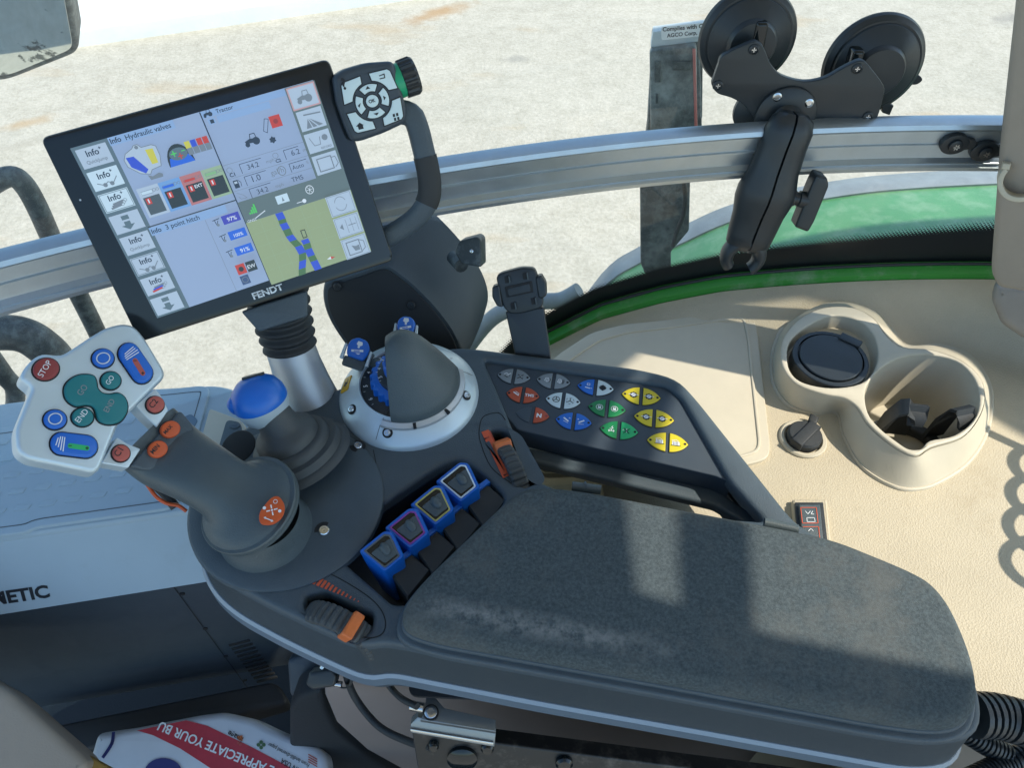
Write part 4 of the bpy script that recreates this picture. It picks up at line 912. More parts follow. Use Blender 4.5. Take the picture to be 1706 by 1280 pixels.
# ================================================================ ball lever with bellows
def ball():
    b0 = P(498, 760, .004); top = P(434, 668, .064); ax = (top - b0).normalized(); L_ = (top - b0).length
    t = thing('ball_lever', b0, 'crossgate lever with a blue and silver knob on grey rubber bellows', 'lever')
    mb = MB(); prof = []
    hs = [(.052, 0), (.050, .004), (.0475, .007), (.0455, .0075), (.0445, .012), (.043, .016), (.0375, .0175), (.037, .021), (.0365, .025), (.0345, .0275), (.030, .0285), (.0295, .033), (.0285, .038), (.026, .041), (.0215, .046), (.0185, .05), (.015, L_ - .006)]
    mb.lathe(b0, (ax * .8 + V((0, 0, .25))).normalized(), [(a_, h_ * .80 if h_ < .0505 else h_) for a_, h_ in hs], m_rubber2, 52, sx=1.0); bl = mb.build('bellows', t, ang=50)
    k_ = .78; kn = V((-.22, .24, .93)).normalized()
    mb = MB(); mb.lathe(top, kn, [(a * k_, b * k_) for a, b in [(.012, -.030), (.020, -.027), (.0265, -.0195), (.0305, -.010), (.0318, -.001)]], m_silver, 44); mb.build('silver_base', t, ang=60)
    mb = MB(); mb.lathe(top, kn, [(a * k_, b * k_) for a, b in [(.0318, -.001), (.0322, .002), (.0312, .010), (.0275, .0185), (.020, .0255), (.011, .0292), (.0001, .0304)]], m_blue, 44); bc = mb.build('blue_cap', t, ang=60)
    bx = V((-.85, -.35, 0)); mb = MB(); c = top + bx * .021 + kn * .002; rs = []
    for i in range(8):
        s_ = -1.3 + 2.6 * i / 7; rs.append([c + kn * .010 * math.sin(s_) + (bx * math.cos(a) * .010 + bx.cross(kn) * math.sin(a) * .010) * math.cos(s_) for a in [k * math.pi / 8 for k in range(16)]])
    mb.rings(rs, m_blue); mb.build('thumb_lobe', t, ang=60)
    q = kn; f = Fr(top + (kn * .0205 + V((-.000, .010, .0)) * .9), (kn + V((-.06, .45, 0))).normalized()); mb = MB(); mb.slab(f, rc([(-.010, -.0045), (-.004, -.0055), (.008, -.003), (.010, .003), (-.004, .0045), (-.010, .002)], .002), m_black, -.004, .0006, .0006, loc=True)
    mb.text(f.up(.0009), 'F', (-.003, -.001), (-.0015, -.001), m_white, loc=True); mb.build('badge', t)
ball()

# ================================================================ silver dial
def dial():
    c = P(682, 658, .0); t = thing('dial_pod', c, 'round silver control pod with grey cone hood over blue knurled dials', 'dial'); up = V((0, 0, 1)); zz = lambda h: c + up * h
    mb = MB(); mb.lathe(c, up, [(.0705, -.002), (.0700, .003), (.067, .0070), (.057, .0165), (.0475, .0225), (.0465, .0215), (.0465, .012)], m_silver, 80); mb.build('silver_ring', t, ang=45)
    mb = MB(); mb.lathe(c, up, [(.0464, .010), (.0464, .0195), (.0435, .0205), (.034, .0225), (.033, .0215)], m_black, 60); br = mb.build('number_ring', t)
    mb = MB(); mb.lathe(c, up, [(.0335, .012), (.0350, .022), (.0345, .031), (.0325, .0325), (.0275, .034)], m_blue, 96, knurl=lambda r, h: h > .015 and h < .032); mb.build('blue_dial', t, ang=25)
    mb = MB(); mb.lathe(c, up, [(.0275, .030), (.0275, .0375), (.0265, .0385), (.0205, .0400)], m_black, 60); b2 = mb.build('inner_number_ring', t)
    mb = MB(); mb.lathe(c, up, [(.0205, .035), (.0205, .050), (.019, .052), (.0001, .053)], m_blue, 72, knurl=lambda r, h: .036 < h < .051 and r > .02); mb.build('upper_blue_dial', t, ang=25)
    for (r, h, ds, par) in ((.0392, .0216, (('6', 215), ('5', 190), ('4', 165), ('3', 135), ('2', 60), ('1', 35)), br), (.0238, .0396, (('5', 205), ('4', 180), ('3', 155), ('2', 130)), b2)):
        f = Fr(zz(h + .0006), up); mb = MB()
        for s, a in ds:
            a = math.radians(a); d = V((-math.sin(a), math.cos(a))) * -.0012; p = V((math.cos(a), math.sin(a))) * r; mb.text(f, s, (p.x - d.x, p.y - d.y), (p.x + d.x, p.y + d.y), m_white, loc=True)
            a += .16; mb.line(f, [(math.cos(a) * (r + .003), math.sin(a) * (r + .003)), (math.cos(a) * (r + .0048), math.sin(a) * (r + .0048))], .0004, m_white, loc=True)
        mb.build('numbers', par)
    # cone hood: sector towards the operator
    a0, a1 = -112, 18
    mb = MB(); prof = [(.0001, .0215), (.0525, .0215), (.0515, .029), (.0468, .0365), (.0464, .0368), (.0385, .049), (.0305, .060), (.0230, .0705), (.0165, .0785), (.0105, .0835), (.0050, .0860), (.0001, .0868)]
    mb.lathe(c, up, prof, m_grey, 72); hd_ = mb.build('cone_hood', t, ang=50)
    import bmesh
    bm = bmesh.new(); bm.from_mesh(hd_.data)
    for co, no in ((V((-.0150, 0, 0)), V((-1, -.08, 0))), (V((0, .0165, 0)), V((.10, 1, 0)))):
        r_ = bmesh.ops.bisect_plane(bm, geom=bm.verts[:] + bm.edges[:] + bm.faces[:], plane_co=co, plane_no=no, clear_outer=True)
        ed = [e for e in r_['geom_cut'] if isinstance(e, bmesh.types.BMEdge)]; bmesh.ops.holes_fill(bm, edges=ed)
    bm.to_mesh(hd_.data); bm.free(); hd_.data.set_sharp_from_angle(angle=math.radians(40))
    mb = MB(); mb.lathe(c, up, [(.0575, .0160), (.0570, .0190), (.0530, .0218), (.0515, .0216)], m_silver2, 40, a0=a0, a1=a1); mb.build('hood_ring', t)
    for a in (-42, -78):
        a = math.radians(a); p = zz(.0205) + V((math.cos(a), math.sin(a), 0)) * .0550; f = Fr(p, up, (math.cos(a), math.sin(a), 0)); mb = MB(); mb.box(f, (0, 0), (.007, .0030), m_dark, -.002, .0012, .0003); mb.build('notch', t)
    mb = MB(); f = Fr(zz(.0), up); 
    for a in (a0, a1):
        a = math.radians(a - 1.2); e = V((math.cos(a), math.sin(a), 0)); 
        mb.add([c + e * .0560 + up * .0178, c + e * .0670 + up * .0073, c + e * .0670 + V((-e.y, e.x, 0)) * .0005 + up * .0074, c + e * .0560 + V((-e.y, e.x, 0)) * .0005 + up * .0179], [(0, 1, 2, 3)], m_dark)
    mb.build('seam', t, weld=False)
    for a in (-150, -104, -12):
        a = math.radians(a); e = V((math.cos(a), math.sin(a), 0)); screw(c + e * .0600 + up * .0140, (e * .6 + up * .8), .0034, t, .0052)
    # yellow warning plate and clips with blue tabs
    a = math.radians(158 + 18); e = V((math.cos(a), math.sin(a), 0)); f = Fr(c + e * .0625 + up * .0118, (e * .66 + up * .75), (-e.y, e.x, 0)); mb = MB(); mb.slab(f, rc([(-.009, -.0045), (.009, -.0065), (.009, .0045), (-.009, .0055)], .0008), mat('warning_yellow', (.62, .36, .02), .4), -.001, .0008, .0003, loc=True); wp = mb.build('warning_plate', t)
    mb = MB(); mb.poly(f.up(.001), [(-.003, -.002), (.0, .003), (.004, -.001), (.001, -.003)], m_ink, loc=True); mb.line(f.up(.001), [(-.005, .002), (.004, .0)], .0008, m_ink, loc=True); mb.build('marking', wp)
    for px_, az, tw in (((676, 541), 92, 0), ((597, 580), 148, .5)):
        z_ = .046 if tw == 0 else .040; p = P(px_[0], px_[1], z_); a = math.radians(az); e = V((math.cos(a), math.sin(a), 0)); u = V((math.cos(-.12 if tw == 0 else -.35), math.sin(-.12 if tw == 0 else -.35), 0)); nn = V((0, -.62, .78)) if tw == 0 else V((.15, -.52, .84))
        f = Fr(p, nn, u); mb = MB(); K2 = .78 if tw == 0 else .95; mb.slab(f, rc([(a_ * K2, b_ * K2) for a_, b_ in [(-.009, -.011), (.009, -.011), (.0115, -.004), (.0115, .004), (.006, .0105), (-.004, .0110), (-.0105, .006), (-.0115, -.002)]], .0028), m_blue, -.007, .0, .0018, loc=True); tb = mb.build('blue_tab', t)
        mb = MB(); g = f.up(.0003); mb.poly(g, [(-.003, .0035), (0, .0015), (.003, .0038), (.0022, .0068), (-.0022, .0068)], m_white, loc=True); mb.poly(g, circ(0, .001, .0012, n=8), m_white, loc=True)
        mb.line(g, [(-.005, -.0045), (.005, -.0015)], .0022, m_white, loc=True); mb.line(g.up(.0002), [(-.003, -.004), (.002, -.0024)], .0009, m_blue, loc=True); mb.poly(g, [(-.001, -.0058), (.002, -.0065), (.004, -.0045)], m_white, loc=True); mb.build('marking', tb)
        mb = MB(); 
        for s_ in (-1, 1):
            q = f.w((s_ * .0138 * K2, -.008), -.002); mb.slab(Fr(q, (0, -.5, .8), u), rc([(-.0018, -.007), (.0018, -.007), (.0011, .009), (-.0011, .009)], .0008), m_silver, -.004, .0, .0006, loc=True)
        mb.slab(Fr(f.w((0, -.014), -.006), nn, u), rc([(-.011, -.006), (.011, -.006), (.011, .004), (-.011, .004)], .002), m_grey, -.006, 0, .001, loc=True)
        mb.build('silver_clip', t)
    mb = MB(); 
    for px_ , zt in (((676, 541), .035), ((597, 580), .028)):
        p = P(px_[0], px_[1], zt); mb.tube([p, c + (p - c) * .75 - V((0, 0, .006)), c + V((0, 0, .01)) + (p - c) * .4], .008, m_grey, 12)
    mb.build('tab_arm', t)
dial()

# ================================================================ touchscreen terminal
A4 = [V((-.372, .547, .269)), V((-.153, .631, .291)), V((-.109, .559, .132)), V((-.329, .474, .111))]
nT = V((.279, -.842, .461)).normalized(); FT = Fr(A4[0], nT, A4[1] - A4[0])
def terminal():
    t = thing('touchscreen_terminal', FT.w(FT.l((440, 500)), -.01), 'large black tablet terminal showing a split tractor menu and field map', 'terminal')
    mb = MB(); out = [(65, 230), (548, 97), (657, 435), (232, 572)]; ol = rc([FT.l(q) for q in out], .0065, 5)
    mb.slab(FT, ol, m_black, -.015, -.0007, .003, loc=True); mb.build('housing', t)
    mb = MB(); p_ = dd(ol); 
    if area(p_) < 0: p_.reverse()
    m_bez = mat('bezel_glass', (.010, .014, .017), .16, rvar=.03, spec=.45)
    mb.slab(FT, offs(p_, .0010), m_bez, -.001, 0, .0004, loc=True); bz = mb.build('bezel', t)
    F0 = FT.up(.0003); mb = MB(); mb.text(F0, 'FENDT', (423, 499), (473, 482), m_white, bold=.035, hs=.92)
    for k in range(3):
        a = V(FT.l((422, 493 - k * 3))); b = V(FT.l((475, 476 - k * 3))); d = b - a; q = V((-d.y, d.x)).normalized(); 
        for w_ in range(1): mb.line(F0.up(.0002), [a + d * .0, a + d * 1.0], .00035, m_black, loc=True)
    mb.build('lettering', bz)
    # ---- display
    cn = [FT.l(q) for q in ((117, 247), (521, 133), (614, 411), (262, 530))]
    def uv(u, v): u /= 800; v /= 600; return cn[0] * (1 - u) * (1 - v) + cn[1] * u * (1 - v) + cn[2] * u * v + cn[3] * (1 - u) * v
    D = MB(); ht = [.0002]
    def lay(): ht[0] += .00006; return ht[0]
    def R(u0, v0, u1, v1, m, h=None):
        D.add([FT.w(uv(*q), h if h else lay()) for q in ((u0, v1), (u1, v1), (u1, v0), (u0, v0))], [(0, 1, 2, 3)], m)
    def PL(pts, m): D.add([FT.w(uv(*q), lay_c[0]) for q in pts][::-1], [tuple(range(len(pts)))], m)
    lay_c = [0]
    def PG(pts, m):
        lay_c[0] = lay(); w_ = [uv(*q) for q in pts]; tri = tessellate_polygon([[V((q.x, q.y, 0)) for q in w_]]); 
        fs = []
        for a, b, c in tri:
            fs.append((a, b, c) if (w_[b] - w_[a]).cross(w_[c] - w_[a]) > 0 else (a, c, b))
        D.add([FT.w(q, lay_c[0]) for q in w_], fs, m)
    def LN(pts, w, m, closed=False): D.line(FT.up(lay()), [uv(*q) for q in pts], w * .00022, m, 0, loc=True, closed=closed)
    def TX(s, u, v, u1, m, b=.0, hs=1, v1=None): D.text(FT.up(lay()), s, uv(u, v), uv(u1, v if v1 is None else v1), m, bold=b, hs=hs, loc=True)
    R(0, 0, 800, 600, sc_bg)
    R(0, 0, 118, 600, sc_side)
    for i in range(8):
        v0 = 10 + i * 74; act = i in (2, 5)
        R(10, v0, 106, v0 + 62, sc_tile2 if i in (1, 2) else sc_tile)
        if act: LN([(13, v0 + 3), (103, v0 + 3), (103, v0 + 59), (13, v0 + 59)], 2, sc_side, True)
        if i % 4 == 3:
            R(46, v0 + 8, 70, v0 + 22, sc_side); PG([(48, v0 + 28), (68, v0 + 28), (68, v0 + 40), (80, v0 + 40), (58, v0 + 56), (36, v0 + 40), (48, v0 + 40)], sc_side)
        else:
            TX('Info', 36, v0 + 28, 76, sc_ink, .02); TX('+', 78, v0 + 16, 86, sc_ink, .03)
            if i % 4 == 0: TX('QuickJump', 26, v0 + 50, 92, sc_mid, .01)
            elif i % 4 == 1:
                LN([(26, v0 + 40), (46, v0 + 50), (60, v0 + 42), (74, v0 + 50), (92, v0 + 32)], 3, sc_mid); PG([(48 + x, v0 + 50 + y) for x, y in circ(0, 0, 7, n=10)], sc_mid); PG([(70 + x, v0 + 50 + y) for x, y in circ(0, 0, 7, n=10)], sc_mid)
            else:
                for k, mm in enumerate((sc_mid, sc_blue if i > 4 else sc_mid, sc_red if i > 4 else sc_mid)):
                    LN([(44 - k * 5, v0 + 40 + k * 6), (76 - k * 5, v0 + 36 + k * 6)], 7, mm); LN([(84 - k * 6 + x, v0 + 36 + k * 5 + y) for x, y in circ(0, 0, 5, n=8)], 1.5, sc_mid, True)
    # hydraulic valves
    R(120, 0, 330, 26, sc_hdr); TX('Info', 124, 20, 158, sc_ink, .02); TX('Hydraulic valves', 172, 21, 318, sc_ink, .01)
    j_ = [(150, 60), (176, 50), (184, 42), (196, 42), (204, 54), (236, 54), (248, 62), (248, 92), (238, 124), (206, 128), (196, 140), (168, 130), (140, 100), (138, 78)]
    PG(j_, sc_tile); LN(j_, 2.5, sc_mid, True); PG([(146, 72), (170, 74), (196, 124), (184, 134), (150, 104)], sc_blue); PG([(212, 64), (236, 66), (234, 112), (214, 112)], sc_yel); PG([(190 + x, 50 + y) for x, y in circ(0, 0, 6, n=10)], sc_mid)
    PG([(186, 140), (200, 148), (222, 142), (232, 148), (230, 158), (190, 158)], sc_mid)
    PG([(262, 138)] + [(304 + 42 * math.cos(math.radians(a)), 132 - 60 * math.sin(math.radians(a))) for a in range(180, -1, -15)] + [(346, 138)], sc_dk); PG([(264, 138), (272, 112), (336, 112), (346, 138)], sc_blue2); PG([(304 + x, 104 + y) for x, y in circ(0, 0, 30, 20, 16)], sc_side)
    LN([(282, 100), (298, 100)], 4, sc_lgrn); LN([(290, 92), (290, 108)], 4, sc_lgrn); LN([(301, 112), (315, 112)], 4, sc_red); LN([(308, 104), (308, 120)], 4, sc_red); LN([(317, 98), (327, 98)], 3, sc_lgrn)
    for k, mm in enumerate((sc_yel, sc_blue, sc_red, sc_red)): R(334 + k * 20, 74, 351 + k * 20, 96, mm); R(335 + k * 20, 96, 353 + k * 20, 118, sc_mid)
    for k, (mm, bgc) in enumerate(((sc_tile2, sc_tile), (sc_blue2, scr((.15, .32, .62))), (sc_red, scr((.40, .17, .18))), (scr((.2, .42, .22)), sc_gr2))):
        u = 138 + k * 72; v = 196; R(u - 4, v - 24, u + 66, v + 74, bgc); LN([(u + 6, v - 6), (u + 40, v - 6)], 9, mm); LN([(u + 6, v - 12), (u + 42, v - 12), (u + 42, v), (u + 6, v)], 1.2, sc_mid, True)
        LN([(u + 48 + x, v - 8 + y) for x, y in circ(0, 0, 5, n=8)], 1.5, sc_mid, True); LN([(u + 59 + x, v - 8 + y) for x, y in circ(0, 0, 4.5, n=8)], 1.5, sc_mid, True)
        R(u + 4, v + 8, u + 58, v + 66, sc_gry if k == 0 else sc_dk); R(u + 10, v + 12, u + 26, v + 32, sc_red); R(u + 16, v + 15, u + 20, v + 28, sc_wh)
        if k == 2: TX('EXT', u + 30, v + 24, u + 56, sc_wh, .02)
    R(118, 292, 420, 296, sc_ink); R(419, 0, 423, 600, sc_ink)
    R(120, 297, 380, 324, sc_hdr); TX('Info', 124, 318, 156, sc_ink, .02); TX('3 point hitch', 172, 318, 286, sc_ink, .01); LN([(300, 326), (300, 590)], 1.5, sc_mid)
    for k, (s, mm) in enumerate((('97%', scr((.06, .07, .42))), ('100%', sc_blue2), ('91%', sc_blue2))):
        v = 330 + k * 56; R(352, v, 412, v + 30, mm); TX(s, 368, v + 23, 400, sc_wh, .01)
        LN([(322, v + 6), (344, v + 4)], 3, sc_ink); LN([(328, v + 8), (330, v + 26), (338, v + 10)], 2.5, sc_ink); PG([(334 + x, v + 24 + y) for x, y in circ(0, 0, 5, n=8)], sc_mid)
    R(330, 500, 362, 536, sc_red); PG([(346 + x, 518 + y) for x, y in circ(0, 0, 9, n=10)], sc_dk); R(366, 500, 400, 536, sc_dk); TX('EW', 369, 525, 397, sc_wh, .01); R(330, 541, 360, 573, sc_blued if False else scr((.05, .09, .2))); LN([(345 + x, 557 + y) for x, y in circ(0, 0, 10, n=12)], 2, sc_mid, True)
    # tractor page
    R(424, 0, 700, 22, sc_hdr); R(466, 24, 640, 46, sc_hdr); TX('Tractor', 470, 17, 526, sc_ink, .01)
    def tractor(u, v, s, m):
        PG([(u - 20 * s + x * 8 * s, v + 8 * s + y * 8 * s) for x, y in circ(0, 0, 1, n=14)], m); PG([(u + 12 * s + x * 13 * s, v + 2 * s + y * 13 * s) for x, y in circ(0, 0, 1, n=16)], m)
        PG([(u - 26 * s, v - 4 * s), (u - 8 * s, v - 10 * s), (u + 8 * s, v - 8 * s), (u + 8 * s, v + 6 * s), (u - 24 * s, v + 4 * s)], m); LN([(u - 6 * s, v - 8 * s), (u - 2 * s, v - 24 * s), (u + 14 * s, v - 24 * s), (u + 16 * s, v - 8 * s)], 3 * s, m)
    tractor(444, 12, .55, sc_ink); R(436, 26, 458, 44, sc_hdr); R(442, 30, 454, 42, sc_ink)
    tractor(545, 128, .95, sc_ink); R(620, 70, 656, 108, sc_red); PG([(638 + x, 89 + y) for x, y in circ(0, 0, 8, n=10)], scr((.25, .05, .05)))
    LN([(590, 108), (606, 72), (618, 76), (600, 116)], 2, sc_ink, True); PG([(608 + 12 * (1 if k % 2 else .7) * math.cos(k * .5236), 142 + 12 * (1 if k % 2 else .7) * math.sin(k * .5236)) for k in range(12)], sc_ink)
    for v in (176, 222, 264): LN([(424, v), (700, v)], 1.3, sc_mid)
    def val(u, v, s, un, w=74):
        LN([(u, v + 34), (u, v + 4), (u + w, v + 4)], 2, sc_ink); TX(s, u + 22, v + 28, u + 22 + 9.5 * len(s), sc_ink); TX(un, u + w + 12, v + 26, u + w + 12 + 9 * len(un), sc_mid)
    val(476, 182, '34.2', 'mph'); TX('C1', 434, 217, 452, sc_ink, .03); LN([(440 + x, 195 + y) for x, y in circ(0, 0, 9, n=10)], 1.6, sc_mid, True)
    val(628, 180, '6.2', 'mph', 50); TX('C2', 592, 215, 610, sc_ink, .03); LN([(598 + x, 192 + y) for x, y in circ(0, 0, 9, n=10)], 1.6, sc_mid, True)
    val(476, 224, '1.0', 'gal/h'); R(436, 230, 452, 256, sc_ink); R(439, 234, 449, 241, sc_tile); LN([(454, 232), (460, 240), (458, 254)], 2, sc_ink)
    LN([(600 + 13 * math.cos(a_), 244 + 15 * math.sin(a_)) for a_ in [k * .4488 for k in range(14)]], 3, sc_mid, True); LN([(630, 258), (630, 230), (690, 230)], 2, sc_ink); TX('Auto', 636, 252, 676, sc_ink); TX('%', 686, 246, 694, sc_mid)
    val(476, 266, '34.2', 'mph'); TX('TMS', 620, 290, 660, sc_ink); LN([(434, 270), (452, 282), (460, 294), (440, 292), (436, 284)], 1.6, sc_mid)
    # map
    R(424, 300, 800, 372, sc_top); R(424, 372, 800, 600, sc_map)
    for k in range(1, 8): LN([(424 + k * 48, 372), (424 + k * 48, 600)], .8, sc_gr2)
    for k in range(1, 6): LN([(424, 372 + k * 44), (700, 372 + k * 44)], .8, sc_gr2)
    tr = [((512, 372), (516, 404), (522, 438), (530, 470), (544, 500), (560, 530), (568, 560), (560, 600)), ]
    def ribbon(pts, w):
        for i, ((a, b), (c, d)) in enumerate(zip(pts, pts[1:])): PG([(a - w, b), (c - w, d), (c + w, d), (a + w, b)], sc_blue if i % 2 == 0 else sc_gn)
    ribbon([(560, 372), (556, 396), (554, 412), (556, 436), (558, 458), (562, 480), (568, 500), (566, 520), (560, 540), (548, 566), (536, 600)][:0] or [(540, 372), (542, 396), (541, 410), (544, 432), (546, 456), (552, 476), (562, 500), (566, 528), (558, 552), (546, 578), (538, 600)], 13)
    ribbon([(590, 484), (592, 500), (590, 520), (592, 546), (594, 566), (598, 600)], 13)
    LN([(588, 452), (588, 478), (602, 478), (602, 452), (588, 452)], 3, sc_dk, True)
    for k in range(4): R(448 + k * 7, 342 - k * 8, 453 + k * 7, 348, sc_lgrn)
    TX('GNSS', 432, 372, 462, sc_wh); LN([(462, 364), (500, 350)], 3, sc_wh); R(548, 316, 590, 344, sc_tile2); PG([(566, 338), (570, 322), (574, 338)], sc_mid)
    LN([(666 + x, 328 + y) for x, y in circ(0, 0, 13, 14, n=16)], 2.5, sc_wh, True)
    for a in (0, 60, 120): LN([(666 - 10 * math.cos(math.radians(a)), 328 - 11 * math.sin(math.radians(a))), (666 + 10 * math.cos(math.radians(a)), 328 + 11 * math.sin(math.radians(a)))], 1.6, sc_wh)
    PG([(636 + x, 358 + y) for x, y in circ(0, 0, 7, n=10)], sc_wh); LN([(610, 358), (632, 358)], 2.5, sc_wh); PG([(640, 574), (655, 568), (655, 578)], sc_wh); PG([(655, 568), (670, 574), (655, 578)], sc_red)
    # right hand keys
    R(700, 0, 800, 300, sc_top)
    for i in range(4):
        v0 = 6 + i * 74; R(708, v0, 792, v0 + 64, sc_tile)
    LN([(706, 4), (794, 4), (794, 72), (706, 72)], 5, sc_pk, True); tractor(752, 44, .95, sc_mid)
    PG([(726, 138), (738, 108), (744, 138)], sc_mid); PG([(748, 138), (740, 108), (762, 138)], sc_mid); PG([(767, 138), (744, 108), (782, 136)], sc_mid); LN([(730, 94), (784, 98)], 5, sc_mid)
    LN([(722, 168), (732, 196), (752, 196), (756, 172)], 2.5, sc_mid); PG([(772 + x, 178 + y) for x, y in circ(0, 0, 10, n=14)], sc_mid); TX('RECORD', 750, 212, 786, sc_mid, .02)
    LN([(722, 240), (770, 240), (770, 282), (722, 282)], 4, sc_mid, True); LN([(772, 246), (784, 246), (788, 270), (776, 280)], 3, sc_mid)
    for i in range(3):
        v0 = 368 + i * 78; R(706, v0, 796, v0 + 72, sc_tile); LN([(710, v0 + 3), (792, v0 + 3), (792, v0 + 69), (710, v0 + 69)], 1.5, sc_mid, True)
    LN([(750 + x, 402 + y) for x, y in circ(0, 0, 20, 24, n=14, a0=20, a1=160)], 2, sc_mid); LN([(750 + x, 402 + y) for x, y in circ(0, 0, 20, 24, n=14, a0=200, a1=340)], 2, sc_mid)
    PG([(732, 470), (732, 492), (720, 481)], sc_mid); LN([(746, 458), (746, 506)], 1.5, sc_mid); LN([(764, 458), (764, 506)], 1.5, sc_mid); LN([(782, 458), (782, 506)], 1.5, sc_mid); LN([(752, 481), (778, 481)], 3, sc_mid)
    LN([(722, 538), (768, 538), (768, 584), (722, 584)], 4, sc_mid, True); LN([(770, 540), (784, 548), (784, 572), (772, 580)], 3, sc_mid); PG([(738, 552), (752, 558), (764, 556), (764, 574), (746, 574)], sc_mid)
    D.build('display', t, weld=False)
    for q in ((134, 333), (651, 427)):
        mb = MB(); mb.slab(FT.up(.0004), circ(*FT.l(q), .0008, n=10), m_silver2 if q[0] < 200 else m_dark, -.0002, .0003, loc=True); mb.build('sensor_dot', t)
    # ---- key pad pod, wheel and grab handle
    FK = FT.up(.012)
    pod_ = [(554, 128), (572, 115), (610, 104), (652, 101), (659, 108), (668, 140), (680, 190), (676, 205), (640, 222), (600, 236), (585, 236), (574, 210), (560, 170)]
    mb = MB(); mb.slab(FK, rc([FK.l(q) for q in pod_], .004), m_deck2, -.026, 0, .005, loc=True, nb=5); kp = mb.build('keypad', t, ang=50)
    cc = FK.l((620, 168)); ku = (FK.l((650, 158)) - cc); sK = ku.length / 31.6; K = lambda x, y: FK.l((x, y))
    g = FK.up(0)
    def key(pts, mk=None, name='key'):
        p_ = dd([K(*q) for q in pts]); 
        if area(p_) < 0: p_.reverse()
        mb = MB(); mb.slab(g, offs(p_, -.0009), m_ink, -.001, .0003, loc=True); mb.slab(g, p_, m_keyw, 0, .0016, .0006, loc=True); o = mb.build(name, t)
        if mk:
            mb = MB(); mk(mb, g.up(.0018)); mb.build('marking', o)
    m_keyw = mat('white_key', (.62, .76, .80), .45, bump=.1, bs=1500)
    def arc(a0, a1, r0, r1, n=8):
        # pixel arcs around the pad centre, following its tilt
        o = []
        def pt(a, r): 
            a = math.radians(a); x, y = math.cos(a) * r, math.sin(a) * r; th = math.radians(-17); return (620 + x * math.cos(th) - y * math.sin(th), 168 + (x * math.sin(th) + y * math.cos(th)) * 1.03)
        for k in range(n + 1): o.append(pt(a0 + (a1 - a0) * k / n, r1))
        for k in range(n + 1): o.append(pt(a1 + (a0 - a1) * k / n, r0))
        return o
    key(circ(620, 168, 10.5, 10.5, 20), lambda mb, f: mb.text(f, 'OK', (615, 172), (626, 169), m_ink, bold=.03), 'ok_key')
    for a, tri in ((-90, ((609, 149), (617, 147), (612, 143))), (0, ((638, 159), (640, 167), (643, 162))), (90, ((622, 189), (631, 187), (628, 192))), (180, ((599, 179), (601, 171), (596, 176)))):
        key(arc(a - 33, a + 33, 16, 28), lambda mb, f, tri=tri: mb.poly(f, tri, m_ink), 'arrow_key')
    def q4(x0, y0, sx, sy, mk):
        # corner key: square corner with a bite of the centre circle
        th = math.radians(-17)
        def pt(x, y): return (620 + x * math.cos(th) - y * math.sin(th), 168 + (x * math.sin(th) + y * math.cos(th)) * 1.03)
        A = []; r = 33
        for k in range(8):
            a = math.radians(16 + (74 - 16) * k / 7); A.append((sx * math.cos(a) * r, sy * math.sin(a) * r))
        pts = [(sx * 46, sy * r * math.sin(math.radians(14)))] + A + [(sx * r * math.sin(math.radians(14)), sy * 44), (sx * 38, sy * 42), (sx * 42, sy * 38)]
        key([pt(*q) for q in pts], mk, 'corner_key')
    q4(0, 0, -1, -1, lambda mb, f: mb.text(f, '?', (572, 149), (579, 147), m_ink, bold=.03)); q4(0, 0, 1, -1, lambda mb, f: mb.line(f, [(632, 126), (640, 123), (641, 129), (633, 131)], .0008, m_ink))
    q4(0, 0, -1, 1, lambda mb, f: (mb.poly(f, ((593, 211), (599, 204), (606, 208)), m_ink), mb.poly(f, ((596, 210), (604, 207), (606, 214), (598, 216)), m_ink)))
    q4(0, 0, 1, 1, lambda mb, f: [mb.poly(f, [(x, y), (x + 3.5, y - 1), (x + 4.5, y + 4), (x + 1, y + 5)], m_ink) for x, y in ((654, 190), (659.5, 188.5), (656, 196.5), (661.5, 195))])
    # scroll wheel
    w0 = FK.w(FK.l((664, 136)), -.014); w1 = FK.w(FK.l((697, 124)), -.014); ax = (w1 - w0).normalized(); mb = MB(); mb.lathe(w0, ax, [(.0135, -.004), (.0145, .0), (.0145, .005)], mat('green_ring', (.02, .35, .17), .35), 40); mb.build('green_ring', t)
    mb = MB(); mb.lathe(w0, ax, [(.012, .004), (.0155, .0055), (.0158, .016), (.0145, .0185), (.0001, .0195)], m_black, 64, knurl=lambda r, h: .004 < h < .017 and r > .015); mb.build('scroll_wheel', t, ang=25)
    # grab handle
    FH = FT.up(.004); pth = [(662, 186), (690, 196), (706, 250), (716, 300), (714, 335), (694, 368), (655, 398), (628, 412)]
    hp = cr([FH.w(FH.l(q), h) for q, h in zip(pth, (-.006, -.004, -.002, -.002, -.004, -.010, -.018, -.022))], 5, False); mb = MB(); rs = []
    for i, q in enumerate(hp):
        tt = (hp[min(i + 1, len(hp) - 1)] - hp[max(i - 1, 0)]).normalized(); s_ = tt.cross(nT).normalized(); w_ = .0105 if i < 6 else .0098 + .001 * math.sin(i)*0; th = .008
        rs.append([q + s_ * w_ * math.copysign(abs(math.cos(a)) ** .7, math.cos(a)) + nT * th * math.copysign(abs(math.sin(a)) ** .7, math.sin(a)) for a in [k * math.pi / 9 for k in range(18)]])
    mb.rings(rs, m_deck); gh = mb.build('grab_handle', t, ang=60)
    mb = MB(); rs2 = [[c_ + (c_ - sum(r, V((0, 0, 0))) / 18) * .07 for c_ in r] for r in rs[11:22]]; mb.rings(rs2, m_rubber); mb.build('grip_sleeve', gh, ang=60)
    return t
terminal()
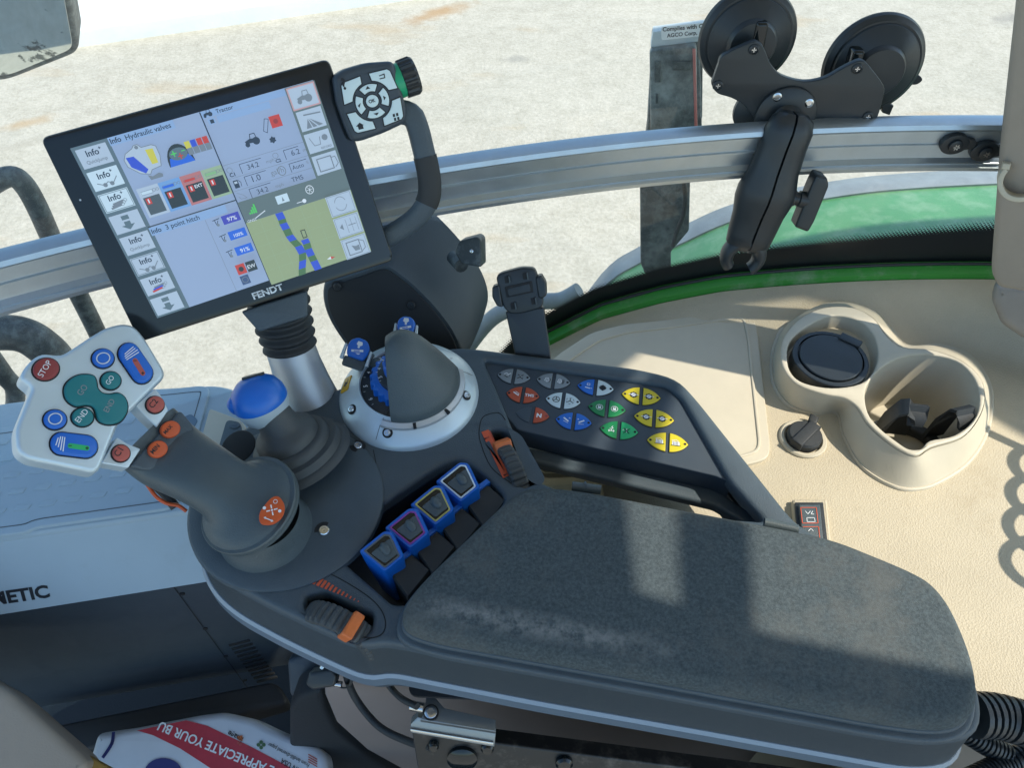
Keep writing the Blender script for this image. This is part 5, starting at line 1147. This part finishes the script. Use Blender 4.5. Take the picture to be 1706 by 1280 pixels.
# stand
def stand():
    b = P(515, 668, -.01); tp_ = FT.w(FT.l((452, 470)), -.03); t = thing('terminal_stand', b, 'silver post with black ribbed rubber bellows carrying the terminal', 'stand')
    mid = P(484, 580, .045); axd = (tp_ - mid).normalized(); u = V((.93, .36, 0)); u = (u - axd * u.dot(axd)).normalized(); v = axd.cross(u)
    def ring(c, a, bb, N=36): return [c + u * a * math.cos(k * 2 * math.pi / N) + v * bb * math.sin(k * 2 * math.pi / N) for k in range(N)]
    mb = MB(); rs = []; 
    for k in range(61):
        t_ = k / 60; c = mid.lerp(tp_, t_); base = .0235 + .006 * t_; w_ = base + .0030 * (math.sin(k * math.pi * 2 / 8.6)); rs.append(ring(c, w_, w_ * .82))
    mb.rings(rs, m_rubber); mb.build('bellows', t, ang=70)
    mb = MB(); rs = []
    for k, (a, w_) in enumerate(((0, .031), (.1, .030), (.4, .027), (.75, .0245), (.97, .0240), (1.0, .0235))): rs.append(ring(b.lerp(mid, a), w_, w_ * .8))
    mb.rings(rs, m_silver2); mb.build('silver_post', t, ang=60)
    f = Fr(FT.w(FT.l((455, 520)), -.002), (nT + V((0, 0, .35))), u); mb = MB()
    mb.slab(f, rc([f.l(q) for q in ((401, 519), (512, 483), (513, 527), (431, 553))], .003), m_deck, -.02, 0, .002, loc=True); mb.build('cover_plate', t)
stand()

# ================================================================ phone holder
def phone():
    f = Fr(P(885, 592, -.004), (-.08, -.86, .52)); t = thing('phone_holder', f.o, 'black clip-on device holder on a flat arm at the console edge', 'holder')
    mb = MB(); mb.slab(f, rc([f.l(q) for q in ((842, 520), (906, 512), (918, 600), (858, 592))], .002), m_black, -.008, 0, .0015, loc=True); mb.build('flat_arm', t)
    g = f.up(.006); L = lambda ps: [g.l(q) for q in ps]
    mb = MB(); mb.slab(g, rc(L([(826, 462), (834, 455), (868, 446), (890, 447), (895, 458), (906, 505), (902, 514), (870, 523), (850, 524), (838, 512)]), .004), m_black, -.010, 0, .002, loc=True); mb.build('clip_plate', t)
    for ps in ([(820, 478), (832, 474), (838, 512), (828, 510), (820, 495)], [(892, 462), (902, 458), (910, 472), (911, 492), (903, 498), (897, 496)]):
        mb = MB(); mb.slab(g, rc(L(ps), .002), m_black, -.012, .002, .002, loc=True); mb.build('side_ear', t)
    mb = MB()
    for x, y in ((840, 466), (870, 460), (850, 510), (884, 502)):
        mb.slab(g, rc(L([(x, y - 5), (x + 9, y - 7), (x + 11, y + 4), (x + 2, y + 6)]), .0008), m_dark, -.001, .0006, loc=True); mb.slab(g, L([(x + 7, y - 6), (x + 9, y - 7), (x + 11, y + 4), (x + 9, y + 5)]), m_grey, 0, .0030, .0004, loc=True)
    mb.build('clip_slots', t)
    mb = MB(); mb.slab(g, rc(L([(841, 478), (886, 468), (889, 487), (844, 496)]), .001), m_dark, 0, .0008, .0003, loc=True)
    mb.slab(g, rc(L([(845, 481), (882, 472), (884, 485), (848, 493)]), .001), m_black, 0, .0014, .0003, loc=True); mb.build('centre_insert', t)
phone()

# ================================================================ wiper motor cover
def cover():
    f = Fr(P(660, 600, -.05), (-.05, -.90, .42)); 
    face = [(538, 482), (548, 470), (600, 452), (640, 440), (668, 455), (700, 482), (735, 520), (762, 560), (772, 596), (760, 620), (700, 640), (640, 640), (600, 606), (575, 575), (552, 540), (540, 510)]
    t = thing('wiper_motor_cover', f.w(f.l((660, 620))), 'rounded black wiper motor cover on the window behind the silver dial', 'motor cover')
    fl_ = [f.w(q) for q in cr([f.l(q) for q in face], 4)]; off = V((.018, .085, .018)); c = sum(fl_, V((0, 0, 0))) / len(fl_)
    mb = MB(); rs = [[q + (c - q) * .03 for q in fl_], [q + f.n * -.003 for q in fl_]]
    for k in range(1, 8):
        s_ = k / 7; rs.append([q + off * s_ + (q - c) * (.10 * math.sin(s_ * 1.6)) - f.n * .003 for q in fl_])
    mb.rings(rs, m_side); mb.build('housing', t, ang=55)
    mb = MB(); pl_ = [((q - f.o).dot(f.u), (q - f.o).dot(f.v)) for q in rs[0]]; p_ = dd(pl_)
    if area(p_) < 0: p_.reverse()
    mb.slab(f, offs(p_, .0035), mat('cover_face', (.010, .013, .016), .6), -.002, .002, .001, loc=True); mb.build('face_plate', t)
    for q in ((563, 476), (686, 507)): screw(f.w(f.l(q), .002), f.n, .0042, t, .0065, m_black)
    b = thing('window_latch', P(790, 440, .02), 'small grey box shaped latch on the window beside the motor cover', 'latch')
    g = Fr(PY(780, 420, .64), (-.15, -.82, .5)); mb = MB(); L = lambda ps: [g.l(q) for q in ps]
    mb.slab(g, rc(L([(764, 402), (794, 394), (801, 400), (802, 446), (768, 440), (757, 420)]), .003), m_grey if False else m_pipe, -.026, 0, .0022, loc=True, nb=4); mb.build('latch_block', b, ang=50)
    mb = MB(); mb.tube([g.w(g.l((765, 446)), -.012), g.w(g.l((745, 436)), -.03)], .008, m_pipe, 12); mb.build('latch_stem', b)
    mb = MB(); q = g.w(g.l((786, 418)), .0); mb.lathe(q, g.n, [(.0022, -.001), (.0020, .0012), (.0001, .0016)], m_steel, 14); mb.build('latch_pin', b)
cover()

# ================================================================ suction cup mount
def mount():
    f = Fr((.30, .728, .2), (-.02, -1, .10)); t = thing('suction_mount', f.w(f.l((1310, 190))), 'black double suction cup mount with an arm and wing knob stuck on the window', 'suction mount')
    L = lambda g, ps: [g.l(q) for q in ps]
    plate = [(1186, 142), (1190, 128), (1197, 108), (1205, 92), (1252, 70), (1262, 70), (1272, 78), (1285, 108), (1303, 126), (1340, 136), (1375, 130), (1400, 116), (1428, 102), (1440, 102), (1450, 112), (1472, 142), (1472, 160), (1462, 196), (1452, 204), (1420, 204), (1390, 204), (1360, 216), (1300, 216), (1262, 200), (1240, 176), (1218, 163), (1196, 156)]
    mb = MB(); mb.slab(f, cr(L(f, plate), 3), m_black, -.006, 0, .0012, loc=True); mb.build('mount_plate', t, ang=40)
    for (x, y) in ((1196, 142), (1256, 82), (1428, 114), (1446, 194)):
        mb = MB(); q = f.w(f.l((x, y)), .0); mb.lathe(q, f.n, [(.0055, -.0005), (.0052, .0012), (.0035, .002), (.0033, .001), (.0001, .001)], m_black, 18)
        for a in (0, 1.57): mb.line(Fr(q, f.n), [(-math.cos(a) * .002, -math.sin(a) * .002), (math.cos(a) * .002, math.sin(a) * .002)], .0009, m_steel, .0014, loc=True)
        mb.build('screw', t)
    for (x, y, r, lv, tb) in ((1245, 64, .0485, (1262, 60), None), (1454, 108, .0520, (1420, 105), (1530, 133))):
        g = PY(x, y, .70); 
        for _ in range(20): g = PY(x, y, Yg(g.x) - .006)
        n = V((.02, -1, .12)).normalized(); mb = MB()
        mb.lathe(g, n, [(r, -.004), (r * 1.02, -.001), (r * .99, .003), (r * .93, .005), (r * .90, .0065), (r * .86, .0065), (r * .84, .009), (r * .70, .013), (r * .52, .017), (r * .50, .020), (r * .46, .023), (.0001, .024)], m_rubber if False else m_black, 64); cp_ = mb.build('suction_cup', t, ang=35)
        mb = MB(); gg = Fr(g + n * .016, n); mb.slab(gg, rc([(-.018, -.016), (.018, -.016), (.018, .014), (-.018, .014)], .004), m_black, -.012, .004, .002, loc=True)
        q = gg.l(lv); mb.slab(gg, rc([(q.x - .007, q.y - .030), (q.x + .007, q.y - .030), (q.x + .006, q.y + .016), (q.x - .006, q.y + .016)], .003), m_blackgl, -.004, .010, .003, loc=True); mb.build('cup_lever', t)
        if tb:
            h = Fr(g, n); q = h.l(tb); mb = MB(); mb.slab(h, rc([(q.x - .018, q.y - .004), (q.x, q.y - .005), (q.x + .005, q.y), (q.x, q.y + .005), (q.x - .018, q.y + .006)], .003), m_rubber, -.002, .001, .0008, loc=True)
            q = h.l((1478, 178)); mb.slab(h, rc([(q.x - .012, q.y + .010), (q.x + .004, q.y + .004), (q.x + .003, q.y - .007), (q.x - .006, q.y - .004)], .001), m_black, -.002, .006, .001, loc=True); mb.build('release_tab', cp_)
    # round ball base
    bc = f.w(f.l((1308, 192)), 0); mb = MB(); mb.lathe(bc, f.n, [(.031, -.001), (.0305, .003), (.029, .0042), (.014, .006), (.010, .012), (.0001, .013)], m_black, 48); mb.build('ball_base', t, ang=40)
    for x, y in ((1293, 158), (1346, 168)):
        mb = MB(); q = f.w(f.l((x, y)), .0042); mb.lathe(q, f.n, [(.0048, -.0005), (.0046, .001), (.003, .0016), (.0028, .0008), (.0001, .0008)], m_steel, 18); mb.build('screw', t)
    mb = MB(); q = f.w(f.l((1268, 196)), -.012); mb.lathe(q, f.n, [(.026, -.004), (.026, .001), (.023, .003), (.0001, .004)], m_black, 36); mb.build('rear_disc', t)
    # double socket arm
    A0 = f.w(f.l((1306, 200)), .022); A1 = f.w(f.l((1224, 390)), .046); d = (A1 - A0); Ln = d.length; d.normalize(); nn = (V((0, -1, .35)) - d * V((0, -1, .35)).dot(d)).normalized(); s = d.cross(nn).normalized()
    for sg in (-1, 1):
        mb = MB(); rs = []
        prof = [(-.12, .013, .008), (-.08, .0200, .012), (0, .0235, .015), (.12, .0235, .014), (.30, .0250, .0150), (.44, .0300, .0185), (.52, .0300, .0185), (.64, .0265, .0150), (.80, .0245, .0135), (.88, .0230, .0135), (.92, .0180, .010), (.94, .012, .006)]
        for (a, w_, h_) in prof:
            c = A0 + d * (Ln * a); ring = []
            for k in range(15):
                an = -math.pi / 2 + math.pi * k / 14; ring.append(c + s * sg * (.0012 + w_ * math.cos(an) ** .8 if math.cos(an) > 1e-6 else .0012) + nn * h_ * math.sin(an))
            rs.append(ring if sg > 0 else ring[::-1])
        mb.rings(rs, m_black); mb.build('socket_arm', t, ang=50)
    # open socket jaws
    mb = MB(); q = A0 + d * (Ln * .99); rs = []
    for k in range(23):
        an = math.radians(-48 + 276 * k / 22); e = s * math.cos(an) - d * math.sin(an) if False else s * math.cos(an) + (-d) * math.sin(an); cc_ = q + e * .0180; tp = 1 - .25 * abs(k - 11) / 11
        rs.append([cc_ + e * (.0088 * tp * math.cos(b_)) + nn * (.0125 * tp * math.sin(b_)) for b_ in [j_ * math.pi / 7 for j_ in range(14)]])
    mb.rings(rs, m_black); mb.build('socket_jaw', t, ang=60)
    # wing knob
    k0 = A0 + d * (Ln * .47) ; side = (s if s.x > 0 else -s); mb = MB(); mb.lathe(k0, side, [(.0085, .019), (.0085, .031), (.0070, .032), (.0070, .035), (.0085, .036), (.0085, .045)], m_black, 24); mb.build('knob_stem', t)
    kc = k0 + side * .0495; g = Fr(kc, nn, side); mb = MB(); mb.slab(g, rc([(-.0085, -.029), (.0075, -.032), (.0095, -.020), (.0095, .021), (.004, .029), (-.0075, .030), (-.0085, .018)], .003), m_black, -.010, .008, .003, loc=True); mb.build('wing_knob', t)
mount()
# ================================================================ cooler box (pale lid, dark front)
def cooler():
    t = thing('cooler_box', P(150, 900, -.2), 'pale grey cooler box with a ribbed lid and dark vented front, lettering at the left', 'cooler box')
    zt = -.14; f = Z(zt); L = lambda g, ps: [g.l(q) for q in ps]
    topo = [(-260, 715), (20, 668), (250, 646), (360, 640), (395, 648), (420, 700), (440, 760), (430, 815), (330, 850), (-260, 935)]
    tp_ = L(f, topo)
    mb = MB(); mb.slab(f, rc(tp_, .012), m_pale, -.03, 0, .006, loc=True)
    # sloping pale front, then the vertical dark body
    pa, pb, pc = P(-260, 935, zt - .004), P(330, 851, zt - .004), P(350, 969, -.215); nf = (pb - pa).cross(pc - pa).normalized(); nf = nf if nf.z > 0 else -nf
    FF = Fr(pa, nf); W2 = lambda x, y: FF.w(FF.l((x, y)))
    a = [pa, pb, W2(470, 832)]; b = [W2(-260, 1066), pc, W2(520, 944)]
    bk = V((0, .06, 0))
    mb.rings([[a[0] + bk, b[0] + bk, b[0], a[0]], [a[1] + bk, b[1] + bk, b[1], a[1]], [a[2] + bk, b[2] + bk, b[2], a[2]]], m_pale); mb.build('pale_case', t, ang=30)
    # lid panel with surrounding groove
    g = Z(zt + .0); lid = [(-220, 745), (30, 712), (245, 655), (340, 645), (352, 652), (300, 838), (285, 850), (60, 882), (45, 890), (-220, 925)]
    lp = rc(L(g, lid), .01); mb = MB(); mb.slab(g, lp, m_pale, -.004, .004, .002, loc=True); ld = mb.build('lid', t)
    mb = MB(); p_ = dd(lp); 
    if area(p_) < 0: p_.reverse()
    gg = Z(zt + .0043); o = offs(p_, .010); mb.line(gg, o, .0012, mat('groove', (.10, .11, .12), .6), 0, loc=True, closed=True); mb.build('groove', ld)
    # raised ribs on the lid
    mb = MB(); g2 = Z(zt + .004)
    for r in range(5):
        for c in range(9):
            x = -40 + c * 42 + r * 9; y = 745 + r * 27 - c * 7
            q = g2.l((x, y)); 
            if x < 262 - r * 4 and y < 862 - c * 3: mb.slab(g2, rc([(q.x - .009, q.y - .0045), (q.x + .007, q.y - .0025), (q.x + .009, q.y + .0045), (q.x - .007, q.y + .0025)], .001), m_pale, -.001, .0008, .0006, loc=True)
    mb.build('lid_ribs', ld)
    mb = MB(); g3 = Z(zt + .0046); mb.slab(g3, rc(L(g3, [(296, 700), (318, 690), (330, 700), (312, 732), (296, 728)]), .004), mat('lid_window', (.13, .19, .25), .2), -.001, .0004, loc=True); mb.build('lid_window', ld)
    # control tablet beside the lid
    g4 = Z(zt + .001); mb = MB(); mb.slab(g4, rc(L(g4, [(350, 683), (402, 702), (412, 715), (376, 762), (330, 755)]), .004), m_beige2, -.002, .003, .0015, loc=True); kc = mb.build('control_plate', t)
    g5 = g4.up(.0032); mb = MB(); mb.slab(g5, rc(L(g5, [(378, 700), (400, 704), (404, 716), (388, 758), (362, 754)]), .006), m_grey, -.001, .001, .0006, loc=True); mb.slab(g5.up(.001), circ(*g5.l((391, 711)), .0065, .004, 18), m_deck, 0, .0012, .0006, loc=True); mb.build('power_key', kc)
    # lettering on the sloping face
    mb = MB(); hh = FF.up(.0006); mb.text(hh, 'DOMETIC', (-68, 1017), (84, 995), m_ink, bold=.035, hs=.95); mb.build('lettering', t)
    # dark body
    c0, c1 = b[0] + V((0, .004, -.001)), b[1] + V((0, .004, -.001)); c2 = c0 + (c1 - c0) * 1.0; c2 = c1 + (c1 - c0).normalized() * .13; dn = V((0, 0, -.28)); mb = MB()
    bk = V((0, .22, 0)); mb.rings([[c0, c0 + dn, c0 + dn + bk, c0 + bk], [c2, c2 + dn, c2 + dn + bk, c2 + bk]], m_cab); db = mb.build('dark_body', t, ang=30)
    u = (c1 - c0).normalized(); n = V((u.y, -u.x, 0)); h = Fr(c1 + n * .0006, n, u); mb = MB(); mb.line(h, L(h, [(289, 978), (412, 1146)]), .0013, m_dark, 0, loc=True); mb.build('panel_seam', db, weld=False)
    for q in ((304, 990), (342, 1048), (376, 1094), (408, 1134)):
        mb = MB(); p_ = h.w(h.l(q)); mb.lathe(p_, h.n, [(.003, -.0005), (.0028, .001), (.0001, .0012)], m_dark, 12); mb.build('screw', db)
    mb = MB()
    for k in range(11):
        x0, y0 = 381 + k * 4.6, 1075 + k * 6.1; mb.slab(h, [h.l(q) for q in ((x0, y0), (x0 + 34, y0 - 9), (x0 + 35.5, y0 - 6.5), (x0 + 1.5, y0 + 2.5))], m_dark, -.001, .0010, .0004, loc=True)
    mb.build('vent_slots', db)
cooler()
# ---------------------------------------------------------------- lower things
mb = MB(); f = Z(-.46); mb.slab(f, rc([f.l(q) for q in ((60, 1215), (455, 1135), (470, 1148), (480, 1172), (380, 1200), (100, 1260))], .01), mat('step_plastic', (.045, .047, .05), .6, mott=.1, ms=20), -.03, 0, .006, loc=True); tag(mb.build('base_ledge'), 'narrow dark plastic ledge below the cooler box front', 'ledge')
mb = MB(); mb.add([(-1.4, -.6, -.72), (1.5, -.6, -.72), (1.5, .8, -.72), (-1.4, .8, -.72)], [(0, 1, 2, 3)], mat('floor_mat', (.022, .024, .028), .85, bump=.4, bs=250)); tag(mb.build('cab_floor', weld=False), kind='structure')
# taupe wall beneath the ledge
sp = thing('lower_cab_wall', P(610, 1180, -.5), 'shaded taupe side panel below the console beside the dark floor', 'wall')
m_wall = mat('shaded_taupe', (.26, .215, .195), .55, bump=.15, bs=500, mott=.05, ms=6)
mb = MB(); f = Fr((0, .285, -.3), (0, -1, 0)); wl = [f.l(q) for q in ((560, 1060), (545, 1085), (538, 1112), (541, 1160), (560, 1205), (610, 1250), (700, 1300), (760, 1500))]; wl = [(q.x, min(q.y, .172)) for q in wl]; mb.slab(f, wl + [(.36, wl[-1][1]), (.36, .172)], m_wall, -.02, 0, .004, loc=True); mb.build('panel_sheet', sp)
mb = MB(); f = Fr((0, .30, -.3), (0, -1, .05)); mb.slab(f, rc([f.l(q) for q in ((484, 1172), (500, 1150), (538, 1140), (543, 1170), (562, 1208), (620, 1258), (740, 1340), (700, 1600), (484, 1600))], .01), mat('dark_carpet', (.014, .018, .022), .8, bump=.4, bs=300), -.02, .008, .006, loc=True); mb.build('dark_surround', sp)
# cables
def cable(pts, r, name, label, m=m_rubber):
    mb = MB(); mb.tube(cr([P(x, y, z) for x, y, z in pts], 8, False), r, m, 12); return tag(mb.build(name), label, 'cable')
cable([(566, 1060, -.09), (574, 1110, -.14), (590, 1160, -.19), (630, 1210, -.2), (680, 1236, -.18), (720, 1246, -.14)], .0038, 'cable', 'black cable curving down from the console to the slide rail')
cable([(620, 1100, -.09), (650, 1145, -.11), (670, 1165, -.1), (695, 1178, -.09)], .0030, 'cable', 'short black cable ending at the aluminium slide rail')
# slide bracket
m_alu2 = mat('dull_aluminium', (.26, .29, .31), .38, .8, bump=.2, bs=200)
zb_ = -.10; br = thing('slide_rail', P(760, 1215, -.14), 'aluminium slide rail with a screw under the console', 'slide rail')
f = Z(-.095); mb = MB(); mb.slab(f, [f.l(q) for q in ((712, 1148), (706, 1190), (700, 1200), (826, 1220), (826, 1200), (740, 1180))], m_alu2, -.006, 0, .001, loc=True)
g = Fr(P(690, 1222, -.12), (0, -.82, .57), (1, -.1, 0)); mb.slab(g, [g.l(q) for q in ((696, 1196), (826, 1222), (824, 1246), (684, 1222), (684, 1208))], m_alu2, -.01, 0, .001, loc=True)
mb.slab(g, [g.l(q) for q in ((684, 1213), (822, 1236), (822, 1240), (684, 1217))], m_steel, 0, .002, .0005, loc=True); mb.build('rail_profile', br)
screw(P(718, 1188, -.094), (0, 0, 1), .0055, br)
mb = MB(); mb.tube([P(684, 1176, -.097), P(706, 1180, -.097)], .0045, m_steel, 14); mb.build('cable_end', br)
# dark mechanism below
me_ = thing('seat_mechanism', P(850, 1290, -.25), 'black steel armrest carrier with bolts seen below the slide rail', 'mechanism')
f = Fr(P(700, 1235, -.13), (0, -.9, .42), (1, -.1, 0)); mb = MB(); mb.slab(f, [f.l(q) for q in ((684, 1222), (830, 1246), (1560, 1340), (1560, 1700), (760, 1700), (700, 1320))], m_blackgl if False else mat('greasy_black_steel', (.012, .013, .014), .4, bump=.6, bs=60, dirt=((.09, .08, .07), 40, .52, .7)), -.02, -.004, .002, loc=True); mb.build('carrier_plate', me_)
for q, r in (((722, 1246), .005), ((812, 1250), .006), ((770, 1268), .014), ((940, 1275), .008)):
    p_ = f.w(f.l(q), -.004); mb = MB(); mb.lathe(p_, f.n, [(r, -.002), (r, .004), (r * .7, .006), (.0001, .0062)], m_blackgl, 20); mb.build('bolt', me_)
# key with bow at the dark corner left of the cables
kt = thing('rotary_knob', P(520, 1120, -.13), 'small black rotary knob with a chrome pin under the console corner', 'knob')
f = Fr(P(535, 1133, -.15), (-.1, -.7, .7)); mb = MB(); mb.slab(f, rc([f.l(q) for q in ((514, 1122), (552, 1116), (560, 1130), (557, 1146), (520, 1152), (508, 1142))], .003), m_black, -.012, 0, .003, loc=True); mb.build('knob_grip', kt)
mb = MB(); mb.tube([f.w(f.l((534, 1118)), -.006), f.w(f.l((543, 1098)), -.006)], .0035, m_steel, 12); mb.tube([f.w(f.l((553, 1144)), -.006), f.w(f.l((566, 1146)), -.006)], .003, m_steel, 12); mb.build('chrome_pin', kt)
mb = MB(); mb.lathe(f.w(f.l((566, 1140)), -.012), f.n, [(.010, -.002), (.010, .002), (.0075, .004)], m_black, 24); mb.build('bushing', kt)
mb = MB(); f = Fr(P(500, 1160, -.30), (0, -.7, .7)); mb.slab(f, rc([f.l(q) for q in ((478, 1100), (520, 1090), (560, 1120), (558, 1162), (500, 1172), (482, 1160))], .006), m_cab, -.02, 0, .004, loc=True); tag(mb.build('bracket'), 'dark bracket plate behind the small rotary knob', 'bracket')
# paper sack
def sack():
    t = thing('paper_sack', P(340, 1250, -.42), 'crumpled white paper sack with a red slogan band lying on the floor', 'paper sack')
    out = [(140, 1290), (160, 1222), (230, 1212), (330, 1192), (372, 1187), (420, 1198), (470, 1222), (530, 1244), (545, 1262), (560, 1420), (100, 1420)]
    zc = -.42; f = Fr(P(340, 1240, zc), (.03, -.25, 1)); L = [f.l(q) for q in out]
    mp = mat('sack_paper', (.56, .60, .66), .55, bump=.5, bs=22, mott=.05, ms=12); m_rb = mat('sack_red', (.42, .03, .05), .5, mott=.12, ms=40); m_nv = mat('sack_navy', (.03, .035, .16), .5)
    mb = MB(); mb.slab(f, rc(L, .008), mp, -.035, 0, .010, loc=True, nb=5); mb.build('sack_body', t, ang=60)
    g = f.up(.0005); mb = MB(); mb.poly(g, [g.l(q) for q in ((228, 1218), (310, 1201), (345, 1210), (420, 1246), (540, 1310), (540, 1360), (480, 1350), (380, 1300), (300, 1248), (255, 1226))], m_rb, loc=True); rb = mb.build('red_band', t)
    mb = MB(); g2 = g.up(.0006); mb.text(g2, 'WE APPRECIATE YOUR BU', (478, 1287), (268, 1203), m_white, bold=.02, hs=1.0); mb.build('slogan', rb)
    mb = MB(); mb.text(g2, 'image', (406, 1230), (382, 1218), m_ink, bold=.02); mb.text(g2, 'the', (404, 1240), (396, 1236), m_redl, bold=.02); mb.poly(g2, [g2.l(q) for q in ((394, 1228), (404, 1226), (404, 1236), (397, 1234))], m_orange2, loc=True)
    mb.build('logo', t); mb = MB(); mb.text(g2, 'From landfill-diverted paper', (516, 1274), (448, 1238), m_ink, hs=1.2); mb.text(g2, 'MADE IN USA', (525, 1296), (470, 1264), m_ink, bold=.01, hs=1.1)
    mb.build('printed_lines', t); mb = MB()
    for a in range(4): mb.poly(g2, [g2.l(q) for q in circ(435 + 4.5 * math.cos(a * 1.57), 1242 + 4.5 * math.sin(a * 1.57), 3.2, n=10)], mat('leaf_green', (.05, .12, .05), .5) if a == 0 else bpy.data.materials['leaf_green'], loc=True)
    mb.build('leaf_mark', t); mb = MB()
    for k in range(4): mb.line(g2, [(514, 1258 + k * 4), (528, 1266 + k * 4)], .0012, m_redl)
    mb.build('red_stripes', t); mb = MB(); mb.poly(g2, [g2.l(q) for q in circ(272, 1290, 32, 26, 26)], m_nv, loc=True)
    mb.build('navy_disc', t); mb = MB(); arc_ = [g2.l(q) for q in ((189, 1222), (186, 1240), (172, 1262))]; mb.line(g2, cr(arc_, 5, False), .004, m_nv, loc=True); mb.build('navy_arc', t)
sack()
f = Fr(P(120, 1270, -.28), (.2, -.4, .9)); mb = MB(); mb.slab(f, rc([f.l(q) for q in ((78, 1242), (92, 1243), (150, 1262), (200, 1290), (260, 1340), (60, 1340), (66, 1266))], .003), mat('brass_strap', (.30, .19, .05), .45, .3, mott=.15, ms=40), -.006, 0, .002, loc=True); tag(mb.build('strap'), 'yellow brown strap end lying at the bottom left on the white sack', 'strap')
f = Fr(P(60, 1190, -.20), (.35, -.25, .9)); mb = MB(); mb.slab(f, rc([f.l(q) for q in ((-300, 960), (-30, 1128), (12, 1150), (140, 1262), (150, 1276), (60, 1400), (-300, 1400))], .012), m_taupe, -.12, 0, .010, loc=True, nb=5); tag(mb.build('seat_side_panel'), 'taupe plastic seat side panel in the bottom left corner', 'seat panel')
# corrugated hoses at the lower right
def hose(pts, r, label, pitch):
    path = cr([P(x, y, z) for x, y, z in pts], 60, False); mb = MB(); L_ = 0; rr = []
    for i, q in enumerate(path):
        if i: L_ += (q - path[i - 1]).length
        rr.append(r * (1 + .11 * (1 if (L_ / pitch) % 1 < .62 else -1)))
    mb.tube(path, rr, m_black, 20); return tag(mb.build('corrugated_hose', ang=25), label, 'hose', 'corrugated hoses')
hose([(1620, 1192, -.04), (1660, 1194, -.045), (1706, 1206, -.05), (1790, 1230, -.07)], .0165, 'thick corrugated black hose leaving the rear end of the armrest', .0068)
hose([(1600, 1215, -.08), (1640, 1240, -.09), (1680, 1262, -.10), (1760, 1330, -.12)], .0085, 'thin corrugated hose sloping down below the thick hose', .0042)
hose([(1600, 1310, -.09), (1665, 1278, -.10), (1710, 1258, -.10), (1780, 1240, -.11)], .0090, 'thin corrugated hose rising to the right at the bottom edge', .0042)
# rear lower trim behind the hoses
mb = MB(); f = Z(-.20); mb.slab(f, [f.l(q) for q in ((1560, 1150), (1900, 1150), (1900, 1500), (1560, 1500))], m_taupe, -.02, 0, .004, loc=True); tag(mb.build('rear_trim'), 'taupe rear trim shelf below the corrugated hoses', 'trim')
# coiled cord hanging just outside the picture; it throws the loops of shadow on the ledge
def coil():
    base = P(1738, 742, -.12); end = P(1724, 985, -.12); h = .16
    a = base + sd * (h / sd.z * 1.0); b = end + sd * (h / sd.z); path = []; N = 220; ax = (b - a).normalized(); wn_ = (sd * .85 + ax * .5).normalized(); u = (ax - wn_ * ax.dot(wn_)).normalized(); v = wn_.cross(u)
    for i in range(N + 1):
        t = i / N; an = t * 2 * math.pi * 4.5; path.append(a.lerp(b, t) + (u * math.cos(an) + v * math.sin(an)) * .023)
    path = [a + V((.1, .12, .5)), a + V((.05, .06, .2))] + path + [b + V((.02, -.02, .03)), b + V((.15, -.1, .05))]
    mb = MB(); mb.tube(path, .0052, m_rubber, 10); tag(mb.build('coiled_cord'), 'black coiled cord hanging beside the right edge above the ledge', 'cord')
coil()
